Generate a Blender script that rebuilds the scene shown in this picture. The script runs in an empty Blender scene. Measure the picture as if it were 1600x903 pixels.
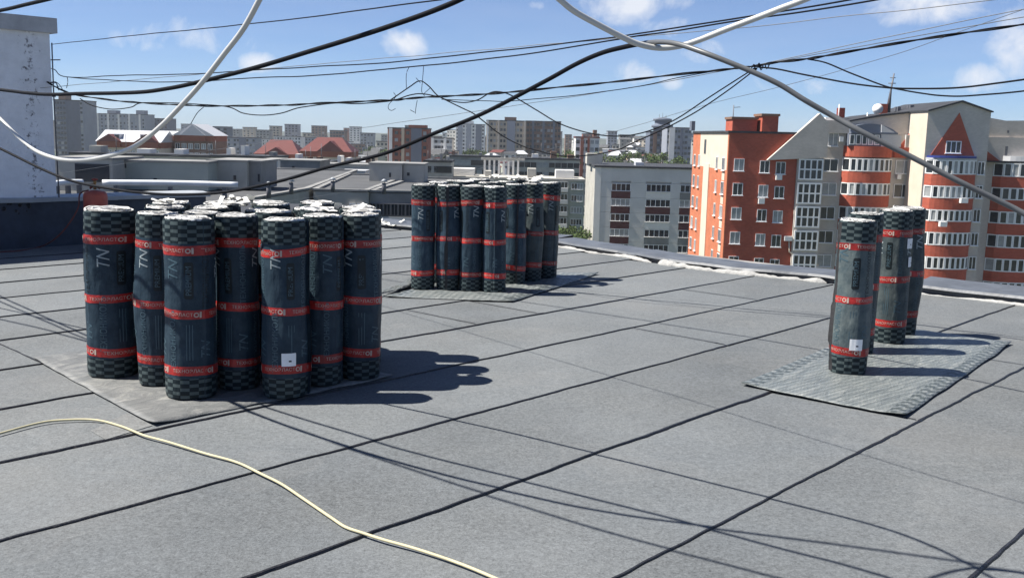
import bpy, bmesh, math, random
from mathutils import Vector, Matrix, noise
random.seed(7)
R_ = math.radians
scn = bpy.context.scene
COL = scn.collection

# ------------------------------------------------------------------ camera
F_PX, PITCH, ROLL, EYE = 1570.0, 0.15254, 0.023946, 1.531      # focal length in photo pixels (1600 wide), radians, metres
cP, sP, cR, sR = math.cos(PITCH), math.sin(PITCH), math.cos(ROLL), math.sin(ROLL)
_r, _u, _f = Vector((1, 0, 0)), Vector((0, sP, cP)), Vector((0, cP, -sP))
cam_d = bpy.data.cameras.new('camera'); cam = bpy.data.objects.new('camera', cam_d); COL.objects.link(cam)
cx, cy = cR * _r + sR * _u, -sR * _r + cR * _u
m = Matrix((cx, cy, -_f)).transposed().to_4x4(); m.translation = Vector((0, 0, EYE))
cam.matrix_world = m
cam_d.sensor_width = 36.0; cam_d.lens = F_PX / 1600 * 36.0
cam_d.clip_start = 0.05; cam_d.clip_end = 20000
scn.camera = cam

def ray(u, v):
    x, y = (u - 800) / F_PX, -(v - 451.5) / F_PX
    x, y = cR * x - sR * y, sR * x + cR * y
    return Vector((x, cP + y * sP, -sP + y * cP))
def at(u, v, Y):                       # survey helper: the point seen at photo pixel (u, v) that lies Y metres ahead
    d = ray(u, v); return Vector((0, 0, EYE)) + d * (Y / d.y)
def gr(u, v, z=0.0):                   # survey helper: the point of the level z seen at photo pixel (u, v)
    d = ray(u, v); return Vector((0, 0, EYE)) + d * ((EYE - z) / -d.z)

# ------------------------------------------------------------------ light
SUN = Vector((-0.69, -0.035, 1.0)).normalized()
sun_d = bpy.data.lights.new('sun', 'SUN'); sun_d.energy = 5.0; sun_d.angle = R_(0.53); sun_d.color = (1.0, 0.95, 0.87)
sun = bpy.data.objects.new('sun', sun_d); COL.objects.link(sun)
sun.rotation_mode = 'QUATERNION'; sun.rotation_quaternion = (-SUN).to_track_quat('-Z', 'Y'); sun.location = (-20, 0, 30)
scn.view_settings.view_transform = 'Standard'; scn.view_settings.look = 'None'
scn.view_settings.gamma = 1; scn.view_settings.use_curve_mapping = False
scn.view_settings.exposure = 1.06

# ------------------------------------------------------------------ sky
W = bpy.data.worlds.new('World'); scn.world = W; W.use_nodes = True
nt = W.node_tree; nt.nodes.clear()
def N(t, kind, **kw):
    n = t.nodes.new(kind)
    for k, v in kw.items():
        if k.startswith('i_'):
            key = k[2:]; n.inputs[int(key) if key.isdigit() else key.replace('_', ' ')].default_value = v
        else: setattr(n, k, v)
    return n
def math_(t, op, a, b=None, c=None, clamp=False):
    n = t.nodes.new('ShaderNodeMath'); n.operation = op; n.use_clamp = clamp
    for i, x in enumerate((a, b, c)):
        if x is None: continue
        if isinstance(x, (int, float)): n.inputs[i].default_value = x
        else: t.links.new(x, n.inputs[i])
    return n.outputs[0]
def ramp(t, fac, stops):
    n = t.nodes.new('ShaderNodeValToRGB'); e = n.color_ramp.elements
    e[0].position, e[0].color = stops[0][0], (*stops[0][1], 1); e[1].position, e[1].color = stops[-1][0], (*stops[-1][1], 1)
    for p, c in stops[1:-1]:
        q = e.new(p); q.color = (*c, 1)
    t.links.new(fac, n.inputs[0]); return n.outputs[0]
def mixc(t, fac, a, b, blend='MIX'):
    n = t.nodes.new('ShaderNodeMix'); n.data_type = 'RGBA'; n.blend_type = blend; n.clamp_factor = True
    for s, x in ((n.inputs[0], fac), (n.inputs[6], a), (n.inputs[7], b)):
        if isinstance(x, (int, float)): s.default_value = x
        elif isinstance(x, tuple): s.default_value = (*x, 1) if len(x) == 3 else x
        else: t.links.new(x, s)
    return n.outputs[2]
sky = N(nt, 'ShaderNodeTexSky', sky_type='NISHITA', sun_disc=False, sun_elevation=math.asin(SUN.z),
        sun_rotation=math.atan2(SUN.x, SUN.y), altitude=150.0, air_density=0.6, dust_density=0.3, ozone_density=4.0)
tc = N(nt, 'ShaderNodeTexCoord'); sx = N(nt, 'ShaderNodeSeparateXYZ'); nt.links.new(tc.outputs['Generated'], sx.inputs[0])
az = math_(nt, 'ARCTAN2', sx.outputs[0], sx.outputs[1]); el = math_(nt, 'ARCSINE', sx.outputs[2])
def nz(scale, detail, vec, rough=0.55, dist=0.0):
    n = N(nt, 'ShaderNodeTexNoise'); n.inputs['Scale'].default_value = scale; n.inputs['Detail'].default_value = detail
    n.inputs['Roughness'].default_value = rough; n.inputs['Distortion'].default_value = dist
    nt.links.new(vec, n.inputs['Vector']); return n.outputs[0]
puff = nz(22, 6, tc.outputs['Generated'], 0.6, 0.4)
mp = N(nt, 'ShaderNodeMapping'); mp.inputs['Scale'].default_value = (1, 1, 5.0); nt.links.new(tc.outputs['Generated'], mp.inputs[0])
field = nz(2.6, 5, mp.outputs[0], 0.6, 0.3); veil_n = nz(1.3, 4, mp.outputs[0], 0.65, 0.8)
mask = None
# fair-weather clouds: (photo pixel, half width, half height in degrees, weight)
for u, v, w, h, k in ((628, 70, 1.7, 0.9, 1.0), (985, 8, 3.2, 1.3, .95), (1045, 42, 2.0, 0.8, .95), (990, 112, 1.3, 0.9, 1.0), (1095, 80, 1.8, 0.9, .8),
                      (1048, 128, .9, 0.6, .8), (1450, 6, 4.6, 1.2, 1.0), (1592, 62, 1.7, 2.0, 1.0), (1522, 122, 1.9, 1.0, .8), (838, 8, 0.8, 0.4, .6),
                      (405, 98, 1.5, 0.7, .7), (1190, 130, 2.0, 0.8, .55), (300, 60, 6.0, 1.5, .3), (1260, 140, 2.5, 0.9, .4)):
    d = ray(u, v).normalized(); a0, e0 = math.atan2(d.x, d.y), math.asin(d.z)
    ax = math_(nt, 'DIVIDE', math_(nt, 'SUBTRACT', az, a0), R_(w)); ay = math_(nt, 'DIVIDE', math_(nt, 'SUBTRACT', el, e0), R_(h))
    q = math_(nt, 'SUBTRACT', k, math_(nt, 'ADD', math_(nt, 'MULTIPLY', ax, ax), math_(nt, 'MULTIPLY', ay, ay)))
    q = math_(nt, 'MAXIMUM', q, -0.5)
    mask = q if mask is None else math_(nt, 'MAXIMUM', mask, q)
dens = math_(nt, 'ADD', math_(nt, 'MULTIPLY', mask, 0.8), math_(nt, 'MULTIPLY', math_(nt, 'SUBTRACT', puff, 0.5), 2.6))
dens = math_(nt, 'MULTIPLY', math_(nt, 'SUBTRACT', dens, 0.12), 1.15, clamp=True)
gen = math_(nt, 'MULTIPLY', math_(nt, 'SUBTRACT', field, 0.60), 3.2, clamp=True)           # scattered clouds over the rest of the sky
dens = math_(nt, 'MAXIMUM', dens, math_(nt, 'MULTIPLY', gen, 0.45))
veil = math_(nt, 'MULTIPLY', math_(nt, 'SUBTRACT', veil_n, 0.40), 0.9, clamp=True)
dens = math_(nt, 'MAXIMUM', dens, math_(nt, 'MULTIPLY', veil, 0.55))
SKY_CLOUD = (8.3, 8.5, 9.0)
col = mixc(nt, math_(nt, 'MULTIPLY', dens, 0.85), mixc(nt, 1.0, sky.outputs[0], (0.86, 1.0, 1.18), 'MULTIPLY'), SKY_CLOUD)
bg = N(nt, 'ShaderNodeBackground'); bg.inputs[1].default_value = 0.053; nt.links.new(col, bg.inputs[0])
wo = N(nt, 'ShaderNodeOutputWorld'); nt.links.new(bg.outputs[0], wo.inputs[0])

# ------------------------------------------------------------------ helpers
def mat(name, color, rough=0.8, var=0.15, scale=6.0, spec=0.3, bump=0.0, bscale=None, metal=0.0, hue=None, objvar=0.0):
    m = bpy.data.materials.new(name); m.use_nodes = True; t = m.node_tree; b = t.nodes['Principled BSDF']
    b.inputs['Roughness'].default_value = rough; b.inputs['Specular IOR Level'].default_value = spec; b.inputs['Metallic'].default_value = metal
    c = N(t, 'ShaderNodeTexCoord'); n = N(t, 'ShaderNodeTexNoise'); n.inputs['Scale'].default_value = scale; n.inputs['Detail'].default_value = 6
    n.inputs['Roughness'].default_value = 0.65
    t.links.new(c.outputs['Object'], n.inputs['Vector'])
    lo = tuple(x * (1 - var) for x in color); hi = tuple(min(1, x * (1 + var)) for x in (hue or color))
    out = ramp(t, n.outputs[0], [(0.3, lo), (0.7, hi)])
    if objvar:
        oi = N(t, 'ShaderNodeObjectInfo'); f = math_(t, 'ADD', math_(t, 'MULTIPLY', oi.outputs['Random'], 2 * objvar), 1 - objvar)
        out = mixc(t, 1.0, out, f, 'MULTIPLY')
    t.links.new(out, b.inputs['Base Color'])
    if bump:
        n2 = N(t, 'ShaderNodeTexNoise'); n2.inputs['Scale'].default_value = bscale or scale * 4; n2.inputs['Detail'].default_value = 4
        t.links.new(c.outputs['Object'], n2.inputs['Vector'])
        bp = N(t, 'ShaderNodeBump'); bp.inputs['Strength'].default_value = bump; bp.inputs['Distance'].default_value = 0.02
        t.links.new(n2.outputs[0], bp.inputs['Height']); t.links.new(bp.outputs[0], b.inputs['Normal'])
    return m

class MB:
    def __init__(s): s.v, s.f, s.m, s.uv, s.sm = [], [], [], None, False
    def add(s, vs, fs, mi=0):
        o = len(s.v); s.v += [tuple(p) for p in vs]; s.f += [tuple(i + o for i in f) for f in fs]; s.m += [mi] * len(fs); return s
    def box(s, x0, x1, y0, y1, z0, z1, mi=0):
        x0, x1 = min(x0, x1), max(x0, x1); y0, y1 = min(y0, y1), max(y0, y1); z0, z1 = min(z0, z1), max(z0, z1)
        return s.add([(x0,y0,z0),(x1,y0,z0),(x1,y1,z0),(x0,y1,z0),(x0,y0,z1),(x1,y0,z1),(x1,y1,z1),(x0,y1,z1)],
                     [(0,3,2,1),(4,5,6,7),(0,1,5,4),(1,2,6,5),(2,3,7,6),(3,0,4,7)], mi)
    def prism(s, poly, y0, y1, mi=0):          # polygon in xz (counter-clockwise seen from the front, -y), extruded along y
        n = len(poly); vs = [(x, y0, z) for x, z in poly] + [(x, y1, z) for x, z in poly]
        return s.add(vs, [tuple(range(n)), tuple(range(2 * n - 1, n - 1, -1))] + [((i + 1) % n, i, i + n, (i + 1) % n + n) for i in range(n)], mi)
    def slab(s, poly, z0, z1, mi=0):           # polygon in xy (counter-clockwise seen from above), extruded along z
        n = len(poly); vs = [(x, y, z0) for x, y in poly] + [(x, y, z1) for x, y in poly]
        return s.add(vs, [tuple(range(n - 1, -1, -1)), tuple(range(n, 2 * n))] + [(i, (i + 1) % n, (i + 1) % n + n, i + n) for i in range(n)], mi)
    def tube(s, pts, r, k=8, mi=0, cap=True):
        pts = [Vector(p) for p in pts]; o = len(s.v); n = len(pts); up = Vector((0, 0, 1))
        for i, p in enumerate(pts):
            d = (pts[min(i + 1, n - 1)] - pts[max(i - 1, 0)]).normalized()
            a = d.cross(up) if abs(d.z) < 0.98 else d.cross(Vector((1, 0, 0))); a.normalize(); b = a.cross(d).normalized()
            rr = r[i] if isinstance(r, (list, tuple)) else r
            s.v += [tuple(p + (a * math.cos(2 * math.pi * j / k) + b * math.sin(2 * math.pi * j / k)) * rr) for j in range(k)]
        for i in range(n - 1):
            for j in range(k):
                s.f.append((o + i * k + j, o + i * k + (j + 1) % k, o + (i + 1) * k + (j + 1) % k, o + (i + 1) * k + j)); s.m.append(mi)
        if cap: s.f += [tuple(o + j for j in range(k - 1, -1, -1)), tuple(o + (n - 1) * k + j for j in range(k))]; s.m += [mi, mi]
        s.sm = True; return s
    def lathe(s, prof, k=24, c=(0, 0), mi=0):  # prof: (r, z) from bottom to top
        o = len(s.v)
        for r, z in prof: s.v += [(c[0] + r * math.cos(2 * math.pi * j / k), c[1] + r * math.sin(2 * math.pi * j / k), z) for j in range(k)]
        for i in range(len(prof) - 1):
            for j in range(k):
                s.f.append((o + i * k + j, o + i * k + (j + 1) % k, o + (i + 1) * k + (j + 1) % k, o + (i + 1) * k + j)); s.m.append(mi)
        s.f += [tuple(o + j for j in range(k - 1, -1, -1)), tuple(o + (len(prof) - 1) * k + j for j in range(k))]; s.m += [mi, mi]
        s.sm = True; return s
    def mesh(s, name, mats, smooth=None):
        me = bpy.data.meshes.new(name); me.from_pydata(s.v, [], s.f)
        for x in (mats if isinstance(mats, (list, tuple)) else [mats]): me.materials.append(x)
        if any(s.m): me.polygons.foreach_set('material_index', s.m)
        if s.uv:
            l = me.uv_layers.new(name='UVMap'); l.data.foreach_set('uv', [c for p in s.uv for c in p])
        if smooth if smooth is not None else s.sm:
            me.polygons.foreach_set('use_smooth', [True] * len(me.polygons))
        me.update(); return me
    def build(s, name, mats, parent=None, loc=None, smooth=None):
        return obj(name, s.mesh(name, mats, smooth), parent, loc)
def obj(name, me, parent=None, loc=None, rotz=None):
    o = bpy.data.objects.new(name, me); COL.objects.link(o)
    if parent is not None: o.parent = parent
    if loc is not None: o.location = loc
    if rotz is not None: o.rotation_euler = (0, 0, rotz)
    return o
def tag(o, label, cat, group=None, kind=None):
    if label: o['label'] = label
    if cat: o['category'] = cat
    if group: o['group'] = group
    if kind: o['kind'] = kind
    return o
def thing(name, label, cat, loc=(0, 0, 0), rotz=0, group=None):
    o = obj(name, None, None, loc, rotz); o.empty_display_size = 0.2; return tag(o, label, cat, group)
def struct(o): o['kind'] = 'structure'; return o
def copy_tree(o, parent=None):
    c = o.copy(); COL.objects.link(c); c.parent = parent
    for ch in KIDS.get(o.name, [k for k in o.children]): copy_tree(ch, c)
    return c
KIDS = {}
def smooth_path(pts, sub=6):
    pts = [Vector(p) for p in pts]; out = []
    for i in range(len(pts) - 1):
        a, b, c, d = pts[max(i - 1, 0)], pts[i], pts[i + 1], pts[min(i + 2, len(pts) - 1)]
        for j in range(sub):
            t = j / sub; out.append(0.5 * ((2 * b) + (c - a) * t + (2 * a - 5 * b + 4 * c - d) * t * t + (3 * b - a - 3 * c + d) * t ** 3))
    return out + [pts[-1]]

# ------------------------------------------------------------------ materials
def felt_material():
    m = bpy.data.materials.new('mineral_felt'); m.use_nodes = True; t = m.node_tree; b = t.nodes['Principled BSDF']
    c = N(t, 'ShaderNodeTexCoord'); g = N(t, 'ShaderNodeNewGeometry'); oi = N(t, 'ShaderNodeObjectInfo')
    def nn(scale, detail, rough=0.6, vec=None):
        n = N(t, 'ShaderNodeTexNoise'); n.inputs['Scale'].default_value = scale; n.inputs['Detail'].default_value = detail; n.inputs['Roughness'].default_value = rough
        t.links.new(vec or g.outputs['Position'], n.inputs['Vector']); return n.outputs[0]
    grain = nn(95, 3, 0.9); grit = nn(38, 3, 0.7); patch = nn(1.1, 5, 0.7); wide = nn(0.28, 3, 0.6)
    v = math_(t, 'ADD', math_(t, 'MULTIPLY', math_(t, 'SUBTRACT', grain, 0.5), 1.9), math_(t, 'MULTIPLY', math_(t, 'SUBTRACT', grit, 0.5), 0.9))
    v = math_(t, 'ADD', v, math_(t, 'MULTIPLY', math_(t, 'SUBTRACT', patch, 0.5), 0.45))
    v = math_(t, 'ADD', v, math_(t, 'MULTIPLY', math_(t, 'SUBTRACT', wide, 0.5), 0.55))
    v = math_(t, 'ADD', v, math_(t, 'MULTIPLY', math_(t, 'SUBTRACT', oi.outputs['Random'], 0.5), 0.22))
    v = math_(t, 'MAXIMUM', math_(t, 'ADD', v, 1.0), 0.25)
    dust = ramp(t, nn(0.5, 4, 0.7), [(0.3, (0.106, 0.117, 0.126)), (0.7, (0.127, 0.135, 0.138))])
    colr = mixc(t, 1.0, dust, v, 'MULTIPLY')
    # small pale specks and darker scuffs lying on the felt
    sp = math_(t, 'MULTIPLY', math_(t, 'SUBTRACT', nn(7.0, 8, 0.85), 0.67), 9.0, clamp=True)
    colr = mixc(t, math_(t, 'MULTIPLY', sp, 0.5), colr, (0.30, 0.30, 0.29))
    sc = math_(t, 'MULTIPLY', math_(t, 'SUBTRACT', nn(2.3, 6, 0.75), 0.62), 6.0, clamp=True)
    colr = mixc(t, math_(t, 'MULTIPLY', sc, 0.35), colr, (0.085, 0.085, 0.09))
    # dried puddle outlines and dusty tongues
    pn = nn(0.62, 3, 0.55); line = math_(t, 'SUBTRACT', 1.0, math_(t, 'MULTIPLY', math_(t, 'ABSOLUTE', math_(t, 'SUBTRACT', pn, 0.56)), 70.0), clamp=True)
    colr = mixc(t, math_(t, 'MULTIPLY', line, 0.10), colr, (0.24, 0.24, 0.235))
    pool = math_(t, 'MULTIPLY', math_(t, 'SUBTRACT', pn, 0.56), 12.0, clamp=True); colr = mixc(t, math_(t, 'MULTIPLY', pool, 0.15), colr, (0.19, 0.185, 0.175))
    scr = N(t, 'ShaderNodeMapping'); scr.inputs['Scale'].default_value = (9, 1.4, 1); scr.inputs['Rotation'].default_value = (0, 0, .5); t.links.new(g.outputs['Position'], scr.inputs[0])
    sm = math_(t, 'MULTIPLY', math_(t, 'SUBTRACT', nn(1.6, 5, 0.75, scr.outputs[0]), 0.64), 7.0, clamp=True); colr = mixc(t, math_(t, 'MULTIPLY', sm, 0.3), colr, (0.085, 0.087, 0.09))
    t.links.new(colr, b.inputs['Base Color']); b.inputs['Roughness'].default_value = 0.85; b.inputs['Specular IOR Level'].default_value = 0.35
    bp = N(t, 'ShaderNodeBump'); bp.inputs['Strength'].default_value = 0.55; bp.inputs['Distance'].default_value = 0.006
    t.links.new(math_(t, 'ADD', grain, math_(t, 'MULTIPLY', patch, 0.6)), bp.inputs['Height']); t.links.new(bp.outputs[0], b.inputs['Normal'])
    return m
M = {}
M['felt'] = felt_material()
M['tar'] = mat('bitumen', (0.016, 0.016, 0.019), 0.45, 0.4, 30, 0.4, 0.4, 60)
M['deck'] = mat('deck_concrete', (0.25, 0.24, 0.23), 0.9, 0.2, 1.0)
M['white_plaster'] = mat('whitewashed_brick', (0.74, 0.74, 0.76), 0.9, 0.10, 5, 0.2, 0.5, 22)
M['tar_base'] = mat('tarred_skirting', (0.035, 0.045, 0.065), 0.55, 0.35, 3, 0.4, 0.4, 14)
M['cap'] = mat('concrete_cap', (0.42, 0.42, 0.43), 0.9, 0.15, 6, 0.2, 0.4, 30)
M['flash'] = mat('zinc_flashing', (0.085, 0.094, 0.108), 0.5, 0.3, 3.0, 0.5, 0.35, 7)
M['flash_pale'] = mat('pale_sheet_metal', (0.32, 0.34, 0.36), 0.5, 0.15, 3.0, 0.5, 0.2, 6)
M['foam'] = mat('mounting_foam', (0.32, 0.32, 0.31), 0.9, 0.15, 20, 0.2, 0.5, 40)
M['concrete'] = mat('weathered_concrete', (0.40, 0.385, 0.345), 0.9, 0.22, 0.35, 0.2, 0.2, 2)
M['concrete_dark'] = mat('dark_concrete', (0.22, 0.22, 0.215), 0.9, 0.25, 0.4, 0.2)
M['panel_grey'] = mat('grey_panels', (0.58, 0.57, 0.55), 0.9, 0.12, 0.15, 0.2)
M['panel_green'] = mat('greenish_panels', (0.36, 0.38, 0.34), 0.9, 0.15, 0.2, 0.2)
M['white_wall'] = mat('white_render', (0.72, 0.70, 0.66), 0.9, 0.08, 0.3, 0.2)
M['beige'] = mat('beige_brick', (0.46, 0.38, 0.28), 0.9, 0.12, 0.2, 0.2)
M['cream'] = mat('cream_brick', (0.58, 0.50, 0.41), 0.9, 0.08, 0.5, 0.2)
M['redbrick_far'] = mat('far_red_brick', (0.27, 0.085, 0.05), 0.9, 0.15, 0.2, 0.2)
M['brown'] = mat('brown_brick', (0.20, 0.12, 0.085), 0.9, 0.15, 0.2, 0.2)
M['slate_wall'] = mat('slate_panels', (0.12, 0.14, 0.18), 0.85, 0.12, 0.2, 0.2)
M['grey_tower'] = mat('grey_tower_panels', (0.24, 0.26, 0.30), 0.85, 0.12, 0.1, 0.2)
M['roof_red'] = mat('red_metal_roof', (0.12, 0.034, 0.030), 0.6, 0.12, 0.5, 0.3)
M['roof_white'] = mat('white_metal_roof', (0.46, 0.47, 0.49), 0.5, 0.06, 0.5, 0.3)
M['roof_dark'] = mat('dark_roofing', (0.04, 0.043, 0.05), 0.8, 0.25, 0.3, 0.3)
M['roof_grey'] = mat('grey_roofing', (0.085, 0.088, 0.092), 0.9, 0.25, 0.25, 0.2)
M['maroon'] = mat('maroon_panel', (0.10, 0.028, 0.028), 0.7, 0.15, 1.0)
M['pvc'] = mat('white_window_frame', (0.78, 0.78, 0.77), 0.45, 0.05, 2.0)
M['pane'] = mat('window_glass', (0.022, 0.028, 0.034), 0.12, 0.5, 0.35, 0.6)
M['pane_curtain'] = mat('curtained_glass', (0.30, 0.31, 0.31), 0.25, 0.3, 0.7, 0.5)
M['trunk'] = mat('bark', (0.07, 0.05, 0.035), 0.9, 0.3, 4)
M['leaf'] = mat('foliage', (0.05, 0.085, 0.025), 0.7, 0.45, 0.35, 0.2, hue=(0.075, 0.11, 0.03))
M['ac'] = mat('white_enamel', (0.70, 0.70, 0.68), 0.5, 0.08, 4)
M['steel'] = mat('dull_steel', (0.11, 0.11, 0.12), 0.5, 0.3, 6, 0.5)
M['rust'] = mat('rusty_red_metal', (0.20, 0.04, 0.03), 0.6, 0.3, 6)
M['black_cable'] = mat('black_rubber', (0.006, 0.007, 0.010), 0.7, 0.3, 8, 0.12)
M['grey_cable'] = mat('grey_sheath_and_sheen', (0.10, 0.105, 0.11), 0.4, 0.2, 6, 0.4)  # thin grey wires; also the painted sheen on the hooked cable
M['white_cable'] = mat('white_sheath', (0.48, 0.48, 0.46), 0.4, 0.08, 6, 0.4)
M['cord'] = mat('pale_yellow_sheath', (0.46, 0.42, 0.27), 0.55, 0.12, 14, 0.3)
M['red_tank'] = mat('red_tank_paint', (0.34, 0.07, 0.045), 0.5, 0.25, 9, 0.4, 0.15, 20)
M['brass'] = mat('brass_valve', (0.30, 0.17, 0.07), 0.45, 0.2, 30, 0.5, metal=0.6)
M['hose'] = mat('red_rubber_hose', (0.12, 0.035, 0.03), 0.6, 0.2, 20)
M['pipe_white'] = mat('white_pipe_jacket', (0.66, 0.68, 0.70), 0.5, 0.1, 2)
M['blue'] = mat('blue_eave', (0.03, 0.045, 0.22), 0.6, 0.1, 2)
def brick_material(name, a, b_, mortar, sc):
    m = bpy.data.materials.new(name); m.use_nodes = True; t = m.node_tree; b = t.nodes['Principled BSDF']; b.inputs['Roughness'].default_value = 0.9
    b.inputs['Specular IOR Level'].default_value = 0.2
    c = N(t, 'ShaderNodeTexCoord'); s = N(t, 'ShaderNodeSeparateXYZ'); t.links.new(c.outputs['Object'], s.inputs[0])
    cb = N(t, 'ShaderNodeCombineXYZ'); t.links.new(math_(t, 'ADD', s.outputs[0], s.outputs[1]), cb.inputs[0]); t.links.new(s.outputs[2], cb.inputs[1])
    br = N(t, 'ShaderNodeTexBrick'); br.inputs['Scale'].default_value = sc; br.inputs['Color1'].default_value = (*a, 1); br.inputs['Color2'].default_value = (*b_, 1)
    br.inputs['Mortar'].default_value = (*mortar, 1); br.inputs['Mortar Size'].default_value = 0.012; t.links.new(cb.outputs[0], br.inputs['Vector'])
    n = N(t, 'ShaderNodeTexNoise'); n.inputs['Scale'].default_value = 0.5; n.inputs['Detail'].default_value = 6; t.links.new(c.outputs['Object'], n.inputs['Vector'])
    f = math_(t, 'ADD', math_(t, 'MULTIPLY', n.outputs[0], 0.5), 0.75)
    t.links.new(mixc(t, 1.0, br.outputs[0], f, 'MULTIPLY'), b.inputs['Base Color']); return m
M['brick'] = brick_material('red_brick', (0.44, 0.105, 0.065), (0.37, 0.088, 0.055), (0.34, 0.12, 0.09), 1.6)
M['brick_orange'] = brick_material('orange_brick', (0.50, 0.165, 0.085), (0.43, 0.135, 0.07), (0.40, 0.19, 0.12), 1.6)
M['brick_grey'] = brick_material('grey_silicate_brick', (0.52, 0.475, 0.425), (0.47, 0.43, 0.385), (0.42, 0.385, 0.35), 1.6)

def film_material():
    m = bpy.data.materials.new('printed_film'); m.use_nodes = True; t = m.node_tree; b = t.nodes['Principled BSDF']
    uv = N(t, 'ShaderNodeUVMap', uv_map='UVMap'); s = N(t, 'ShaderNodeSeparateXYZ'); t.links.new(uv.outputs[0], s.inputs[0])
    oi = N(t, 'ShaderNodeObjectInfo')
    n = N(t, 'ShaderNodeTexNoise'); n.inputs['Scale'].default_value = 9; n.inputs['Detail'].default_value = 7; n.inputs['Roughness'].default_value = 0.7
    tcx = N(t, 'ShaderNodeTexCoord'); t.links.new(tcx.outputs['Object'], n.inputs['Vector'])
    base = ramp(t, n.outputs[0], [(0.3, (0.009, 0.020, 0.034)), (0.72, (0.033, 0.054, 0.074))])
    base = mixc(t, 1.0, base, oi.outputs['Color'], 'MULTIPLY')
    # checker border at both ends
    row = math_(t, 'FLOOR', math_(t, 'DIVIDE', s.outputs[1], 0.0215))
    odd = math_(t, 'MODULO', row, 2.0)
    w = math_(t, 'ADD', math_(t, 'DIVIDE', s.outputs[0], 0.094), math_(t, 'MULTIPLY', odd, 0.5))
    cell = math_(t, 'LESS_THAN', math_(t, 'FRACT', w), 0.5)
    lens = math_(t, 'PINGPONG', math_(t, 'FRACT', math_(t, 'DIVIDE', s.outputs[1], 0.0215)), 0.5)
    cell = math_(t, 'MULTIPLY', cell, math_(t, 'GREATER_THAN', lens, 0.07))
    chk = mixc(t, cell, (0.007, 0.014, 0.018), (0.060, 0.080, 0.082))
    endz = math_(t, 'MAXIMUM', math_(t, 'LESS_THAN', s.outputs[1], 0.115), math_(t, 'GREATER_THAN', s.outputs[1], 0.868))
    colr = mixc(t, endz, base, chk)
    t.links.new(colr, b.inputs['Base Color'])
    b.inputs['Roughness'].default_value = 0.50; b.inputs['Specular IOR Level'].default_value = 0.2
    n2 = N(t, 'ShaderNodeTexNoise'); n2.inputs['Scale'].default_value = 16; n2.inputs['Detail'].default_value = 4
    mp = N(t, 'ShaderNodeMapping'); mp.inputs['Scale'].default_value = (1, 1, 0.35); t.links.new(tcx.outputs['Object'], mp.inputs[0]); t.links.new(mp.outputs[0], n2.inputs['Vector'])
    bp = N(t, 'ShaderNodeBump'); bp.inputs['Strength'].default_value = 0.8; bp.inputs['Distance'].default_value = 0.016
    t.links.new(n2.outputs[0], bp.inputs['Height']); t.links.new(bp.outputs[0], b.inputs['Normal'])
    return m
M['film'] = film_material()
M['band'] = mat('red_printed_band', (0.30, 0.014, 0.016), 0.4, 0.35, 25, 0.4, 0.3, 30, objvar=0.3, hue=(0.33, 0.022, 0.017))
M['print_light'] = mat('pale_print', (0.26, 0.30, 0.31), 0.45, 0.1, 10)
M['print_cream'] = mat('white_band_print', (0.42, 0.33, 0.28), 0.45, 0.15, 30)
M['print_dark'] = mat('dark_print', (0.008, 0.012, 0.014), 0.4, 0.2, 10)
M['print_mid'] = mat('grey_teal_print', (0.055, 0.095, 0.118), 0.4, 0.2, 10)
M['paper'] = mat('white_paper_label', (0.80, 0.80, 0.80), 0.7, 0.04, 20)
M['rollend'] = mat('dusted_roll_end', (0.52, 0.52, 0.51), 0.85, 0.4, 30, 0.2, 0.5, 60)
def end_rings():
    m = M['rollend']; t = m.node_tree; b = t.nodes['Principled BSDF']; base = b.inputs['Base Color'].links[0].from_socket
    c = N(t, 'ShaderNodeTexCoord'); s = N(t, 'ShaderNodeSeparateXYZ'); t.links.new(c.outputs['Object'], s.inputs[0])
    r = math_(t, 'SQRT', math_(t, 'ADD', math_(t, 'MULTIPLY', s.outputs[0], s.outputs[0]), math_(t, 'MULTIPLY', s.outputs[1], s.outputs[1])))
    th = math_(t, 'DIVIDE', math_(t, 'ARCTAN2', s.outputs[1], s.outputs[0]), 2 * math.pi)
    w = math_(t, 'FRACT', math_(t, 'SUBTRACT', math_(t, 'DIVIDE', r, 0.0082), th))
    t.links.new(mixc(t, math_(t, 'MULTIPLY', math_(t, 'LESS_THAN', w, 0.38), 0.72), base, (0.045, 0.045, 0.047)), b.inputs['Base Color'])
end_rings()
M['rollcore'] = mat('bitumen_core', (0.03, 0.03, 0.032), 0.7, 0.3, 20)
M['scrap'] = mat('translucent_film_scrap', (0.70, 0.69, 0.64), 0.35, 0.08, 20, 0.5)
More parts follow.
